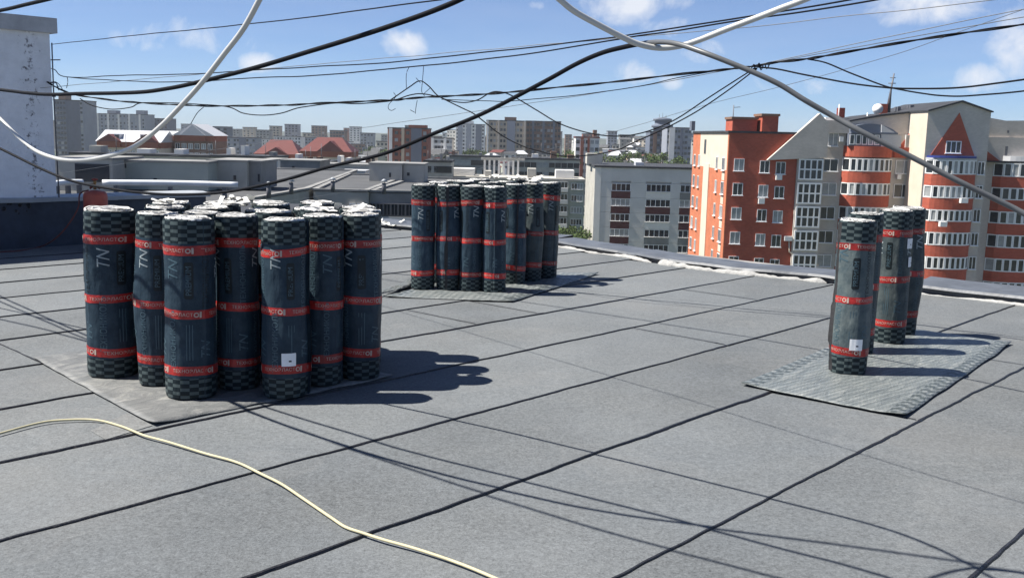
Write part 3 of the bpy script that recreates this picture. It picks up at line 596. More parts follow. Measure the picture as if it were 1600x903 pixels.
def make_roll(vi):
    V = VARS[vi]; rr = random.Random(100 + vi); root = obj('felt_roll', None); kt, kz = 72, 40
    mb = MB(); uv = []
    for i in range(kz + 1):
        z = i / kz
        for j in range(kt + 1):
            th = 2 * math.pi * j / kt * .99999; r = rad(th, z, V)
            if i in (0, kz): r -= 0.004
            mb.v.append((r * math.cos(th), r * math.sin(th), z)); uv.append((th * RAD, z))
    w = kt + 1; uvs = []
    for i in range(kz):
        for j in range(kt):
            f = (i * w + j, i * w + j + 1, (i + 1) * w + j + 1, (i + 1) * w + j); mb.f.append(f); mb.m.append(0); uvs += [uv[q] for q in f]
        # lifted free edge of the outer wrap
        f = (i * w + kt, i * w, (i + 1) * w, (i + 1) * w + kt); mb.f.append(f); mb.m.append(0); uvs += [(-.5, .5)] * 4
    mb.uv = uvs; mb.build('body', M['film'], root, smooth=True)
    # wound end: turns of felt pushed up unevenly, open core
    mb = MB(); turns = 11; kk = turns * 22; prev = None
    for i in range(kk + 1):
        t = i / kk; th = 2 * math.pi * turns * t; r0 = 0.035 + (RAD - V['step'] - .007 - .035) * t
        z = 1.0 + 0.010 * noise.noise(Vector((math.cos(th) * 1.5, math.sin(th) * 1.5, vi * 3 + t * 3))) + 0.006 * math.sin(turns * t * 2.4 + vi)
        d = (RAD - .035) / turns
        for dr, dz in ((-d * .5, -.012), (-d * .38, 0.0), (d * .30, .002), (d * .46, -.012)):
            r = r0 + dr; mb.v.append((r * math.cos(th), r * math.sin(th), z + dz))
    for i in range(kk):
        for j in range(3): mb.f.append((i * 4 + j, i * 4 + j + 1, i * 4 + j + 5, i * 4 + j + 4)); mb.m.append(0)
    mb.build('wound_end', M['rollend'], root, smooth=True)
    MB().lathe([(.005, .80), (.028, .80), (.030, .985), (.105, .984)], 20).build('core', M['rollcore'], root)
    # three printed red bands
    for bi, zc in enumerate((0.148, 0.497, 0.838)):
        mb = MB(); ti, ph, hh = rr.uniform(.003, .012), rr.uniform(0, 6.28), 0.0255 + rr.uniform(-.004, .002); zc += rr.uniform(-.018, .018)
        for j in range(kt + 1):
            th = 2 * math.pi * j / kt
            for dz in (-hh, 0, hh):
                z = zc + dz + ti * math.sin(th + ph); r = rad(th % 6.2831, z, V) + .0016 - (0.0008 if dz else 0); mb.v.append((r * math.cos(th), r * math.sin(th), z))
        for j in range(kt):
            for q in range(2): mb.f.append((j * 3 + q, j * 3 + 3 + q, j * 3 + 4 + q, j * 3 + 1 + q)); mb.m.append(0)
        band = mb.build('band', M['band'], root, smooth=True)
        ps = []; o0 = rr.uniform(0, 2)
        for q in range(3):
            t0 = o0 + q * 2.0944
            for bm, da in ((text2d('ТЕХНОЭЛАСТ', .026), 0.0), (rect2d(.011, .034, .003), .128), (ring2d(.008, .014), .106)):
                mbw = wrapped(bm, t0 + da / RAD, zc, V, .0026, False)
                for k_ in range(len(mbw.v)):
                    x, y, z = mbw.v[k_]; mbw.v[k_] = (x, y, z + ti * math.sin(math.atan2(y, x) + ph))
                ps.append(mbw)
            join_mb(ps).build('lettering', M['print_cream'], band); ps = []
    if vi in (1, 3):                                        # loose edge of the outer wrap standing off
        mb = MB(); k_ = 30
        for i in range(k_ + 1):
            z = .01 + .98 * i / k_; r = rad(0.0, z, V); e = .012 + .010 * abs(noise.noise(Vector((0, 3.3 + vi, z * 5)))) + (.012 if .2 < z < .45 else 0)
            p = Vector((r - .0005, 0, z)); tng = Vector((.35, -1, 0)).normalized()
            mb.v += [tuple(p + Vector((0, .012, .0))), tuple(p + tng * e * .4), tuple(p + tng * e + Vector((.004 * noise.noise(Vector((1, 2, z * 9))), 0, 0)))]
        for i in range(k_):
            for j in range(2): mb.f.append((i * 3 + j, i * 3 + j + 1, i * 3 + j + 4, i * 3 + j + 3)); mb.m.append(0)
        mb.build('loose_edge', M['rollcore'], root, smooth=True)
    # vertical print columns
    o0 = rr.uniform(0, 6.28)
    for q in range(9):
        t0 = o0 + q * .698 + .15
        if q % 3 == 0:
            wrapped(text2d('ТЕХНОНИКОЛЬ', .046), t0, .325, V, .0013, True).build('lettering', M['print_mid'], root)
            wrapped(text2d('TN', .085, .3), t0 + .05, .715 + .02 * vi, V, .0013, True).build('emblem', M['print_light' if q else 'print_mid'], root)
        elif q % 3 == 1:
            pl = wrapped(rect2d(.205, .046, .012), t0, .665, V, .0012, True, .012).build('name_plate', M['print_dark'], root)
            wrapped(text2d('PREMIUM', .040), t0, .665, V, .0022, True).build('lettering', M['print_mid'], pl)
            [wrapped(rect2d(.20, .004), t0 + d_, .32, V, .0013, True).build('printed_line', M['print_mid'], root) for d_ in (-.12, 0, .12)]
        else:
            wrapped(text2d('ТЕХНОНИКОЛЬ', .044), t0, .675, V, .0013, True).build('lettering', M['print_dark' if q < 3 else 'print_mid'], root)
            wrapped(text2d('TN', .075, .3), t0, .27, V, .0013, True).build('emblem', M['print_mid'], root)
    return root
PROTO = [make_roll(i) for i in range(4)]
PUSED = [False] * 4
def paper(root, vi, th, z, w=.075, h=.075):
    V = VARS[vi]; lb = wrapped(rect2d(w, h, .002), th, z, V, .0045, False, .012).build('paper_label', M['paper'], root)
    wrapped(rect2d(.014, .009, .001), th + .05, z - .008, V, .0055, False).build('printed_mark', M['print_dark'], lb)
def place_roll(x, y, rot, sc, label, vi=None, lean=(0, 0), labels=(), group='rolls of roofing felt', h=1.0, tone=1.0):
    vi = random.Random(int(x * 911 + y * 377)).randrange(4) if vi is None else vi
    if PUSED[vi]: r = copy_tree(PROTO[vi])
    else: r = PROTO[vi]; PUSED[vi] = True; KIDS[r.name] = list(r.children)
    r.location = (x, y, 0.030); r.scale = (sc, sc, h); r.rotation_euler = (lean[0], lean[1], rot)
    tag(r, label, 'roll', group)
    for ch in r.children:
        if ch.name.startswith('body'): ch.color = (tone * (1.55 if tone > 1.5 else 1.0), tone * (1.12 if tone > 1.5 else 1.02), tone * (.80 if tone > 1.5 else 1.0), 1)
    for th, z in labels: paper(r, vi, th, z)
    return r
for p in PROTO: KIDS[p.name] = list(p.children)
for p in PROTO:
    for k in p.children: KIDS[k.name] = list(k.children)
rl = random.Random(42)
G1 = 'rolls in the big left stack'; G2 = 'rolls in the middle stack'; G3 = 'rolls in the right group'
front = [(-2.44, 6.02, 1.24, 'leftmost felt roll of the big stack, in front of the gas cylinder', 0),
         (-2.075, 5.82, 1.0, 'narrow-looking felt roll tucked left behind the front left roll of the big stack', 1),
         (-1.812, 5.56, 1.13, 'front left felt roll of the big stack, nearest to the yellow cord', 0),
         (-1.60, 5.78, 1.0, 'shaded felt roll between the two front rolls of the big stack', 2),
         (-1.285, 5.62, 1.08, 'front felt roll of the big stack with a white paper label low down', 3),
         (-1.135, 5.92, 1.0, 'felt roll second from the right along the front of the big stack', 0),
         (-0.93, 6.10, 1.0, 'rightmost bulging felt roll of the big stack, beside its long shadow', 1)]
face = -math.pi / 2
for i, (x, y, s, lb, vi) in enumerate(front):
    place_roll(x, y, rl.uniform(0, 6.28), s, lb, vi, (rl.uniform(-.016, .016), rl.uniform(-.016, .016)), ((face - 0.2, .225),) if i == 4 else (), G1) if i != 4 else place_roll(x, y, 0.0, s, lb, vi, (0, 0), ((face + .35, .225),), G1)
back = [(-2.15, 6.16), (-1.83, 5.92), (-1.45, 6.04), (-1.20, 6.22), (-1.87, 6.21), (-1.57, 6.32), (-1.30, 6.50), (-.96, 6.38), (-2.2, 6.45), (-1.9, 6.52), (-1.6, 6.62), (-1.32, 6.80), (-1.02, 6.69), (-2.0, 6.82), (-1.68, 6.91)]
ORD = ['first', 'second', 'third', 'fourth', 'fifth', 'sixth', 'seventh']
def rows_of(pts, lim):
    out = {}
    for p in pts: out.setdefault(sum(p[1] > l for l in lim), []).append(p)
    return {p: (r, sorted(v).index(p)) for r, v in out.items() for p in v}
RB = rows_of(back, (6.10, 6.28, 6.42, 6.58, 6.75))
for x, y in back:
    place_roll(x, y, rl.uniform(0, 6.28), 1.0, 'pale-topped felt roll, %s row behind the big stack front, %s from left' % (ORD[RB[(x, y)][0]], ORD[RB[(x, y)][1]]), None, (rl.uniform(-.012, .012), rl.uniform(-.012, .012)), (), G1 + ', behind its front row', h=1.0 + rl.uniform(-.012, .018))
def basepx(u, v, r): p = gr(u, v, .03); return p.x * (1 + r / p.y), p.y + r
mid = [(661, 452, 'leftmost felt roll of the middle stack', 0), (699, 453, 'second felt roll from the left in the middle stack', 1), (735, 455, 'third felt roll from the left in the middle stack', 2),
       (771, 457, 'frontmost felt roll of the middle stack, pale on its left side', 0), (802, 444, 'shaded felt roll just right of the frontmost one in the middle stack', 3),
       (828, 439, 'second felt roll from the right in the middle stack', 1), (853, 434, 'rightmost felt roll of the middle stack', 2)]
for u, v, lb, vi in mid:
    x, y = basepx(u, v, .11); place_roll(x, y, rl.uniform(0, 6.28), .93, lb, vi, (rl.uniform(-.01, .01), rl.uniform(-.012, .012)), (), G2, tone=rl.choice((1.0, 1.3, 1.8)))
MBK = [(-.76, 10.20), (-.50, 10.22), (-.25, 10.24), (-.62, 10.48), (-.36, 10.52), (-.10, 10.56), (.12, 10.72)]; RM = rows_of(MBK, (10.4,))
for x, y in MBK:
    place_roll(x, y, rl.uniform(0, 6.28), .93, 'felt roll in the %s row behind the front of the middle stack, %s from left' % (ORD[RM[(x, y)][0]], ORD[RM[(x, y)][1]]), None, (rl.uniform(-.01, .01), rl.uniform(-.01, .01)), (), G2 + ', behind its front row', h=1.0 + rl.uniform(-.01, .03))
for u, v, s, lb, vi, rot, lab, ln in ((1322, 585, 1.03, 'front felt roll of the right group with a square paper label near its foot', 3, 3.5, ((face - 3.5 + .02, .20),), (0, 0.0)),
                              (1337, 553, 1.0, 'felt roll of the right group almost hidden behind its front roll', 0, 1.1, (), (0, .01)),
                              (1387, 537, 1.0, 'third felt roll of the right group, two white labels high on its side', 0, 2.6, ((face - 2.6 + .75, .76), (face - 2.6 + .95, .62)), (0, .012)),
                              (1403, 523, 1.05, 'rearmost dark felt roll of the right group', 1, 4.4, (), (0, .03))):
    x, y = basepx(u, v, .125); place_roll(x, y, rot, s, lb, vi, ln, lab, G3, tone=2.6 if v == 585 else 1.7)  # paler film colour stands in for sunlight on the right group

# scraps of packing film on the big stack, shreds at the far roof corner
def scrap(name, label, c, spread, count, size, seed, cat='film scrap', zj=.03):
    rs = random.Random(seed); mb = MB()
    for q in range(count):
        o = Vector(c) + Vector((rs.uniform(-1, 1) * spread[0], rs.uniform(-1, 1) * spread[1], rs.uniform(0, zj))); a = rs.uniform(0, 6.28); L, Wd = size * rs.uniform(.5, 1.5), size * rs.uniform(.25, .7); k = 7
        base = len(mb.v); tilt = rs.uniform(-.2, .7)
        for i in range(k + 1):
            for j in range(4):
                x, y = (i / k - .5) * L, (j / 3 - .5) * Wd
                nv = Vector((noise.noise(Vector((x * 14, y * 14, q + seed))), noise.noise(Vector((x * 14, y * 14, q + 7.3 + seed))), noise.noise(Vector((x * 14, y * 14, q + 3.1 + seed)))))
                p = Vector((x * math.cos(a) - y * math.sin(a), x * math.sin(a) + y * math.cos(a), abs(nv.z) * size * .35 + tilt * (x / L + .5) ** 2 * size * .6)) + nv * size * .12
                mb.v.append(tuple(o + p))
        for i in range(k):
            for j in range(3): mb.f.append((base + i * 4 + j, base + (i + 1) * 4 + j, base + (i + 1) * 4 + j + 1, base + i * 4 + j + 1)); mb.m.append(0)
    return tag(mb.build(name, M['scrap'], smooth=False), label, cat, kind='stuff')
scrap('film_scrap', 'crumpled whitish packing film lying on top of the big stack', (-1.72, 6.30, 1.045), (.16, .20), 8, .13, 4)
scrap('film_scrap', 'small white film shreds between the leftmost rolls of the big stack', (-2.20, 6.22, 1.045), (.08, .1), 4, .09, 6)
scrap('film_scrap', 'flat white film shreds on the right part of the big stack', (-1.08, 6.30, 1.04), (.22, .25), 5, .11, 9, zj=.01)
scrap('film_scrap', 'bluish white rags lying at the far roof corner between the stacks', (*gr(612, 356).xy, .03), (.45, .35), 14, .20, 12, 'rag')
scrap('film_scrap', 'torn white film ends on top of the middle stack', (-.05, 10.5, 1.05), (.3, .18), 9, .14, 15)

# ------------------------------------------------------------------ yellow cord and overhead cables
cp = [gr(u, v, .020) for u, v in ((-120, 720), (-60, 694), (0, 677), (60, 661), (100, 656), (150, 656), (190, 666), (225, 680), (262, 690), (320, 708), (370, 722), (408, 740), (440, 756), (470, 776), (495, 793), (520, 810), (540, 823), (566, 832), (600, 843), (650, 857), (710, 877), (760, 897), (810, 920), (880, 960))]
mb = MB(); mb.tube(smooth_path(cp, 6), 0.0062, 8); tag(mb.build('extension_cord', M['cord']), 'pale yellow cord snaking across the felt in the foreground', 'cord')
CABLES = {
 'black_main': [(-5.479,8.288,1.925),(-3.826,6.590,1.780),(-2.873,5.682,1.710),(-2.623,5.455,1.686),(-2.395,5.254,1.674),(-1.814,4.768,1.678),(-1.566,4.570,1.693),(-1.340,4.394,1.723),(-1.065,4.182,1.777),(-0.758,3.944,1.841),(-0.484,3.722,1.897),(-0.240,3.509,1.959),(-0.107,3.384,2.003),(0.165,3.092,2.078)],
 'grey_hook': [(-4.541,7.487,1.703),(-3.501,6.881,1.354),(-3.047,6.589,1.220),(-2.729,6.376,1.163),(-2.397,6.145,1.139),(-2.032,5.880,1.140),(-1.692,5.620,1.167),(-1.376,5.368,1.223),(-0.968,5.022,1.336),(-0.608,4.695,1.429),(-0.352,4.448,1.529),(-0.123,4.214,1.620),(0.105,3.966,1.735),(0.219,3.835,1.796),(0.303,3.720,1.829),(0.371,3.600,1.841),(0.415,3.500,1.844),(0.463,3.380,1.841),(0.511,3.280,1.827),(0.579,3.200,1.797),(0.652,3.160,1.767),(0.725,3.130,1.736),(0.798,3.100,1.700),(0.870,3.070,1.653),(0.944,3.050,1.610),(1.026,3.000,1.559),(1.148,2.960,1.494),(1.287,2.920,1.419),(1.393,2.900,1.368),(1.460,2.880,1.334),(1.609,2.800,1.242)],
 'black_corner': [(-4.243,6.760,2.063),(-2.851,5.286,2.047),(-2.452,4.887,2.054),(-2.095,4.545,2.065),(-1.183,3.758,2.109),(-0.645,3.365,2.147),(-0.026,2.948,2.169)],
 'white_loop': [(-3.249,5.983,1.751),(-2.936,5.788,1.545),(-2.794,5.675,1.459),(-2.618,5.523,1.383),(-2.441,5.359,1.353),(-2.294,5.218,1.350),(-2.068,4.992,1.367),(-1.855,4.771,1.407),(-1.704,4.614,1.457),(-1.541,4.442,1.537),(-1.389,4.285,1.632),(-1.269,4.162,1.720),(-1.157,4.052,1.816),(-1.054,3.955,1.907),(-0.973,3.884,2.007),(-0.897,3.821,2.114),(-0.785,3.742,2.280)],
 'white_hook': [(-0.044,3.200,2.083),(0.057,3.245,2.007),(0.130,3.278,1.954),(0.183,3.301,1.919),(0.269,3.340,1.881),(0.346,3.371,1.850),(0.402,3.390,1.832),(0.468,3.410,1.825),(0.531,3.410,1.833),(0.590,3.390,1.851),(0.663,3.343,1.879),(0.752,3.287,1.911),(0.820,3.243,1.937),(0.886,3.200,1.962),(0.996,3.128,2.015)],
 'single_top': [(-5.662,12.500,2.475),(-3.814,10.076,2.389),(-1.931,7.600,2.292),(-1.299,6.767,2.267),(-0.793,6.098,2.251),(-0.418,5.600,2.240),(0.505,4.371,2.207)],
 'pair_upper': [(-5.948,12.942,2.223),(-5.782,12.805,2.194),(-5.536,12.600,2.095),(-4.448,11.710,2.093),(-3.458,10.900,2.083),(-2.586,10.152,2.098),(-1.826,9.500,2.110),(-1.162,8.950,2.117),(-0.572,8.460,2.154),(-0.044,7.996,2.180),(0.427,7.580,2.212),(0.683,7.310,2.225),(0.804,7.183,2.238),(1.033,6.940,2.258),(1.366,6.499,2.283),(1.658,6.112,2.302),(1.891,5.800,2.326),(2.207,5.374,2.367)],
 'pair_lower': [(-5.536,12.600,2.095),(-4.888,12.069,2.051),(-4.138,11.455,2.015),(-3.460,10.900,2.003),(-2.587,10.152,2.023),(-1.827,9.500,2.029),(-1.162,8.950,2.062),(-0.571,8.460,2.097),(-0.043,7.996,2.131),(0.428,7.580,2.180),(0.683,7.310,2.207),(0.843,7.141,2.226),(1.069,6.893,2.241),(1.366,6.499,2.268),(1.659,6.112,2.280),(1.965,5.703,2.308),(2.250,5.318,2.345)],
 'bundle': [(-5.796,12.612,2.035),(-5.569,12.483,1.942),(-5.264,12.311,1.866),(-4.722,12.008,1.815),(-4.297,11.771,1.789),(-3.799,11.494,1.771),(-3.366,11.253,1.760),(-2.790,10.932,1.772),(-2.398,10.714,1.781),(-2.021,10.504,1.804),(-1.589,10.263,1.819),(-1.243,10.070,1.834),(-1.042,9.958,1.853),(-0.717,9.777,1.872),(-0.343,9.568,1.891),(-0.043,9.400,1.915),(0.526,9.118,1.973),(1.061,8.853,2.027),(1.565,8.602,2.083),(1.805,8.482,2.113),(1.969,8.400,2.132),(2.077,8.317,2.154),(2.288,8.154,2.178),(2.451,8.029,2.202),(2.833,7.732,2.272),(3.187,7.457,2.324),(3.516,7.200,2.372),(3.820,6.960,2.429)],
 'bundle_strand': [(-5.265,12.311,1.835),(-5.117,12.227,1.768),(-4.920,12.116,1.725),(-4.725,12.008,1.711),(-4.486,11.875,1.736),(-4.297,11.771,1.789),(-3.624,11.396,1.779),(-3.157,11.136,1.755),(-2.952,11.022,1.688),(-2.712,10.887,1.671),(-2.476,10.756,1.694),(-2.246,10.629,1.756),(-1.875,10.422,1.798),(-1.589,10.263,1.794),(-1.243,10.070,1.827),(-1.042,9.958,1.884),(-0.911,9.885,1.896),(-0.730,9.784,1.866)],
 'bow_upper': [(-1.243,10.070,1.834),(-1.043,9.958,1.963),(-0.938,9.899,2.018),(-0.847,9.848,1.969),(-0.730,9.784,1.866),(-0.527,9.671,1.819),(-0.372,9.585,1.838),(-0.252,9.517,1.903),(-0.162,9.466,1.915),(-0.042,9.400,1.880),(0.194,9.285,1.750),(0.368,9.201,1.649),(0.539,9.118,1.585),(0.706,9.037,1.549),(0.870,8.957,1.536),(1.029,8.878,1.551),(1.184,8.801,1.598),(1.370,8.708,1.694),(1.577,8.602,1.846),(1.765,8.506,1.983),(1.947,8.412,2.117)],
 'bow_lower': [(-0.730,9.784,1.866),(-0.495,9.654,1.760),(-0.382,9.592,1.702),(-0.166,9.473,1.540),(0.033,9.368,1.440),(0.216,9.279,1.387),(0.434,9.173,1.348),(0.636,9.075,1.360),(0.891,8.949,1.414),(1.037,8.876,1.485),(1.176,8.806,1.554),(1.371,8.708,1.662),(1.561,8.612,1.782),(1.767,8.506,1.942),(1.957,8.407,2.112)],
 'thin_lower': [(-0.717,9.777,1.842),(-0.281,9.534,1.833),(-0.041,9.400,1.834),(0.529,9.118,1.889),(1.064,8.853,1.967),(1.368,8.701,2.037),(1.662,8.554,2.093),(1.970,8.400,2.127)],
 'right_lower': [(1.970,8.400,2.122),(2.102,8.300,2.103),(2.297,8.154,2.049),(2.546,7.968,1.990),(2.745,7.819,1.954),(2.879,7.718,1.938),(3.045,7.592,1.937),(3.222,7.457,1.944),(3.392,7.326,1.965),(3.554,7.200,1.993),(3.861,6.960,2.060)],
 'right_branch': [(2.297,8.148,2.173),(2.414,8.060,2.144),(2.581,7.938,2.058),(2.782,7.790,1.963),(2.898,7.704,1.929),(3.030,7.606,1.900),(3.121,7.537,1.885),(3.228,7.457,1.880),(3.365,7.352,1.893),(3.562,7.200,1.918),(3.870,6.960,1.975)],
 'thin_far_high': [(1.474,8.639,2.414),(2.016,8.350,2.448),(2.430,8.029,2.483),(2.814,7.732,2.505),(3.369,7.301,2.546),(3.803,6.960,2.587)],
 'thin_far_middle': [(1.982,8.390,2.142),(2.447,8.029,2.246),(3.007,7.592,2.370),(3.506,7.200,2.471),(3.808,6.960,2.537)],
 'thin_far_low': [(1.191,20.000,1.412),(2.181,17.907,1.752),(2.976,16.211,2.055),(3.916,14.194,2.344),(4.635,12.623,2.611),(5.023,11.756,2.803),(5.356,11.000,2.967),(5.642,10.336,3.141)],
 'thin_far_left': [(-5.228,24.000,1.321),(-2.625,20.252,1.660),(-0.071,16.557,1.983),(1.683,14.003,2.221),(2.366,13.000,2.334)],
}
CINFO = {'black_main': ('black_cable', .0092, 'thick black cable swooping from the left edge up to the top centre'),
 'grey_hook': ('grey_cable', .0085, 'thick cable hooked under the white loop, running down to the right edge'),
 'black_corner': ('black_cable', .0085, 'short stretch of black cable crossing the upper left corner'),
 'white_loop': ('white_cable', .0108, 'white cable hanging in a deep loop before the white shaft'),
 'white_hook': ('white_cable', .0098, 'white cable dipping in a V at the top centre'),
 'single_top': ('black_cable', .0042, 'single thin wire running highest from the rod beside the shaft'),
 'pair_upper': ('black_cable', .0055, 'upper wire of the near-parallel pair starting at the shaft bracket'),
 'pair_lower': ('black_cable', .0055, 'lower wire of the near-parallel pair starting at the shaft bracket'),
 'bundle': ('black_cable', .0085, 'long twisted black cable bundle from the shaft to the upper right edge'),
 'bundle_strand': ('black_cable', .006, 'slack black strand drooping below the twisted bundle on the left'),
 'bow_upper': ('black_cable', .0058, 'upper sagging black wire that peaks in a triangle at the centre'),
 'bow_lower': ('black_cable', .0058, 'lower sagging black wire dipping in front of the far beige tower'),
 'thin_lower': ('black_cable', .004, 'thin wire just below the bundle, right of centre'),
 'right_lower': ('black_cable', .0075, 'black cable sagging from the wire knot to the right edge'),
 'right_branch': ('black_cable', .0065, 'lowest black cable branching off and sagging above the gabled block'),
 'thin_far_high': ('grey_cable', .0032, 'faint grey wire rising to the upper right corner'),
 'thin_far_middle': ('grey_cable', .0032, 'faint grey wire rising from the wire knot to the right'),
 'thin_far_low': ('grey_cable', .0035, 'faint long wire slanting up behind the wire knot'),
 'thin_far_left': ('grey_cable', .0045, 'faint far wire just above the red towers left of centre')}
EXT = {'black_main': (9, 9), 'grey_hook': (9, 9), 'black_corner': (9, 9), 'white_loop': (7, 9), 'white_hook': (9, 9), 'single_top': (0, 12), 'pair_upper': (0, 10), 'pair_lower': (0, 10), 'bundle': (0, 12),
       'right_lower': (0, 12), 'right_branch': (0, 12), 'thin_far_high': (9, 12), 'thin_far_middle': (0, 12), 'thin_far_low': (60, 14), 'thin_far_left': (90, 14)}
def run_on(p, d, L):                                    # the cable goes on beyond the picture, levelling out like a taut span
    out = []; d = d.normalized(); st = L / 10; q = Vector(p)
    if abs(d.z) > .2: st = min(st, .8)
    for i in range(int(L / st)):
        q = q + d * st; out.append(Vector(q)); d = Vector((d.x, d.y, d.z * (.72 if abs(d.z) > .12 else 1.0))).normalized()
    return out
for k, (mt, r, lb) in CINFO.items():
    P0 = [Vector(p) for p in CABLES[k]]; ea, eb = EXT.get(k, (0, 0))
    pre = list(reversed(run_on(P0[0], P0[0] - P0[1], ea))) if ea else []; npre = len(pre)
    if eb: P0 = P0 + run_on(P0[-1], P0[-1] - P0[-2], eb)
    pts = smooth_path(pre + P0, 8); mb = MB()
    pts = [p + Vector((noise.noise(Vector((p.x * 2.2, r * 900, 1))), noise.noise(Vector((p.x * 2.2, r * 900, 5))), noise.noise(Vector((p.x * 2.6, r * 900, 9))))) * (.009 if r > .008 else .006) for p in pts]
    if k == 'bundle':                                   # two strands twisted round each other
        q = [p + 0.006 * Vector((0, math.cos(i * .5), math.sin(i * .5))) for i, p in enumerate(pts)]; mb.tube(q, .0062, 6)
        q = [p - 0.006 * Vector((0, math.cos(i * .5), math.sin(i * .5))) for i, p in enumerate(pts)]; mb.tube(q, .0062, 6)
    else: mb.tube(pts, r, 10 if r > .008 else 6)
    if k == 'grey_hook':                                # one black cable throughout; the grey past the hook is painted sheen
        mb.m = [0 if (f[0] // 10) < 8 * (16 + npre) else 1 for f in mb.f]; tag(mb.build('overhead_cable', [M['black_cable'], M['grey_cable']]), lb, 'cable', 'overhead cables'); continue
    tag(mb.build('overhead_cable', M[mt]), lb, 'cable', 'overhead cables')
def wirebits(name, label, polys, r=.003):
    mb = MB()
    for Y, pts in polys: mb.tube(smooth_path([at(u, v, Y) for u, v in pts], 4), r, 5)
    return tag(mb.build(name, M['black_cable']), label, 'wire')
wirebits('binding_wire', 'loose curled binding wires on the bundle near the centre', [(10.05, [(615, 145), (618, 152), (608, 163), (607, 170), (612, 173), (618, 170)]), (10.0, [(640, 104), (635, 116), (635, 138)]),
         (9.97, [(662, 104), (660, 128), (659, 144), (664, 150)]), (9.97, [(650, 122), (657, 130)]), (9.95, [(652, 157), (650, 168), (649, 178)]), (9.95, [(641, 172), (648, 176)]), (9.97, [(672, 138), (662, 147)])])
wirebits('binding_wire', 'wire wrapped in a knot where the cables meet at upper right', [(8.36, [(1172, 112), (1178, 101), (1181, 110), (1186, 99), (1189, 110), (1194, 100), (1198, 108), (1203, 99)])], .005)
wirebits('binding_wire', 'small hooked wire end on the wires beside the shaft', [(12.4, [(105, 121), (106, 128), (104, 138)]), (12.4, [(76, 131), (85, 128), (93, 133), (101, 146)]), (11.6, [(318, 168), (308, 177), (298, 194)])], .0045)

# ------------------------------------------------------------------ the city
class Fac:                              # a facade plane Y metres ahead: photo pixel -> metres on that plane
    def __init__(s, Y, ur, vr): s.Y, s.ur, s.vr = Y, ur, vr
    def x(s, u): return at(u, s.vr, s.Y).x
    def z(s, v): return at(s.ur, v, s.Y).z
def bthing(name, label, cat, F, u, group=None):
    t = thing(name, label, cat, (F.x(u), F.Y, GZ), 0, group); return t, F.x(u), F.Y      # local origin at the foot
_wc = {}
def window(parent, x, z, y, w, h, cols=2, rows=1, curtain=False, fr=0.07, name='window', frame='pvc', rot=0.0, depth=0.10, sill=True):
    # frame (white bars) with the panes as children; x, z centre, y the wall plane; local -y faces out
    key = (round(w, 2), round(h, 2), cols, rows, fr, frame, sill)
    if key not in _wc:
        mb = MB()
        mb.box(-w / 2, w / 2, -.09, depth, -h / 2, -h / 2 + fr); mb.box(-w / 2, w / 2, -.09, depth, h / 2 - fr, h / 2)
        mb.box(-w / 2, -w / 2 + fr, -.09, depth, -h / 2 + fr, h / 2 - fr); mb.box(w / 2 - fr, w / 2, -.09, depth, -h / 2 + fr, h / 2 - fr)
        for i in range(1, cols): c = -w / 2 + w * i / cols; mb.box(c - fr / 2, c + fr / 2, -.085, depth, -h / 2 + fr, h / 2 - fr)
        for i in range(1, rows): c = -h / 2 + h * i / rows; mb.box(-w / 2 + fr, w / 2 - fr, -.082, depth, c - fr / 2, c + fr / 2)
        if sill: mb.box(-w / 2 - .08, w / 2 + .08, -.2, .02, -h / 2 - .07, -h / 2 - .002)
        pm = [MB().box(-w / 2 + fr, w / 2 - fr, -.03, .03, -h / 2 + fr, h / 2 - fr).mesh('pane', M[k]) for k in ('pane', 'pane_curtain')]
        _wc[key] = (mb.mesh('window', M[frame]), pm)
    me, pm = _wc[key]
    o = obj(name, me, parent, (x, y, z), rot); obj('pane', pm[1 if curtain else 0], o, (0, 0, 0)); return o
def punch(parent, x, z, y, w, h, mat_='pane', name='window', rot=0.0):     # plain far window: a glazed box standing 4 cm proud of its wall
    key = (round(w, 2), round(h, 2), mat_)
    if key not in _wc: _wc[key] = MB().box(-w / 2, w / 2, -.04, .1, -h / 2, h / 2).mesh('window', M[mat_])
    return obj(name, _wc[key], parent, (x, y, z), rot)
rw = random.Random(77)

# --- red brick block on the right --------------------------------------------------------------
F = Fac(120, 1190, 305)
bt, ox, oy = bthing('apartment_block', 'red brick apartment block with orange sunlit end wall and brick chimneys', 'building', F, 1136)
X = lambda u: F.x(u) - ox
Z = lambda v: F.z(v) - GZ
xr, ztop, dep = X(1246), Z(209), 24.0
MB().box(0, xr, 0, dep, 0, ztop).build('wall', M['brick'], bt)
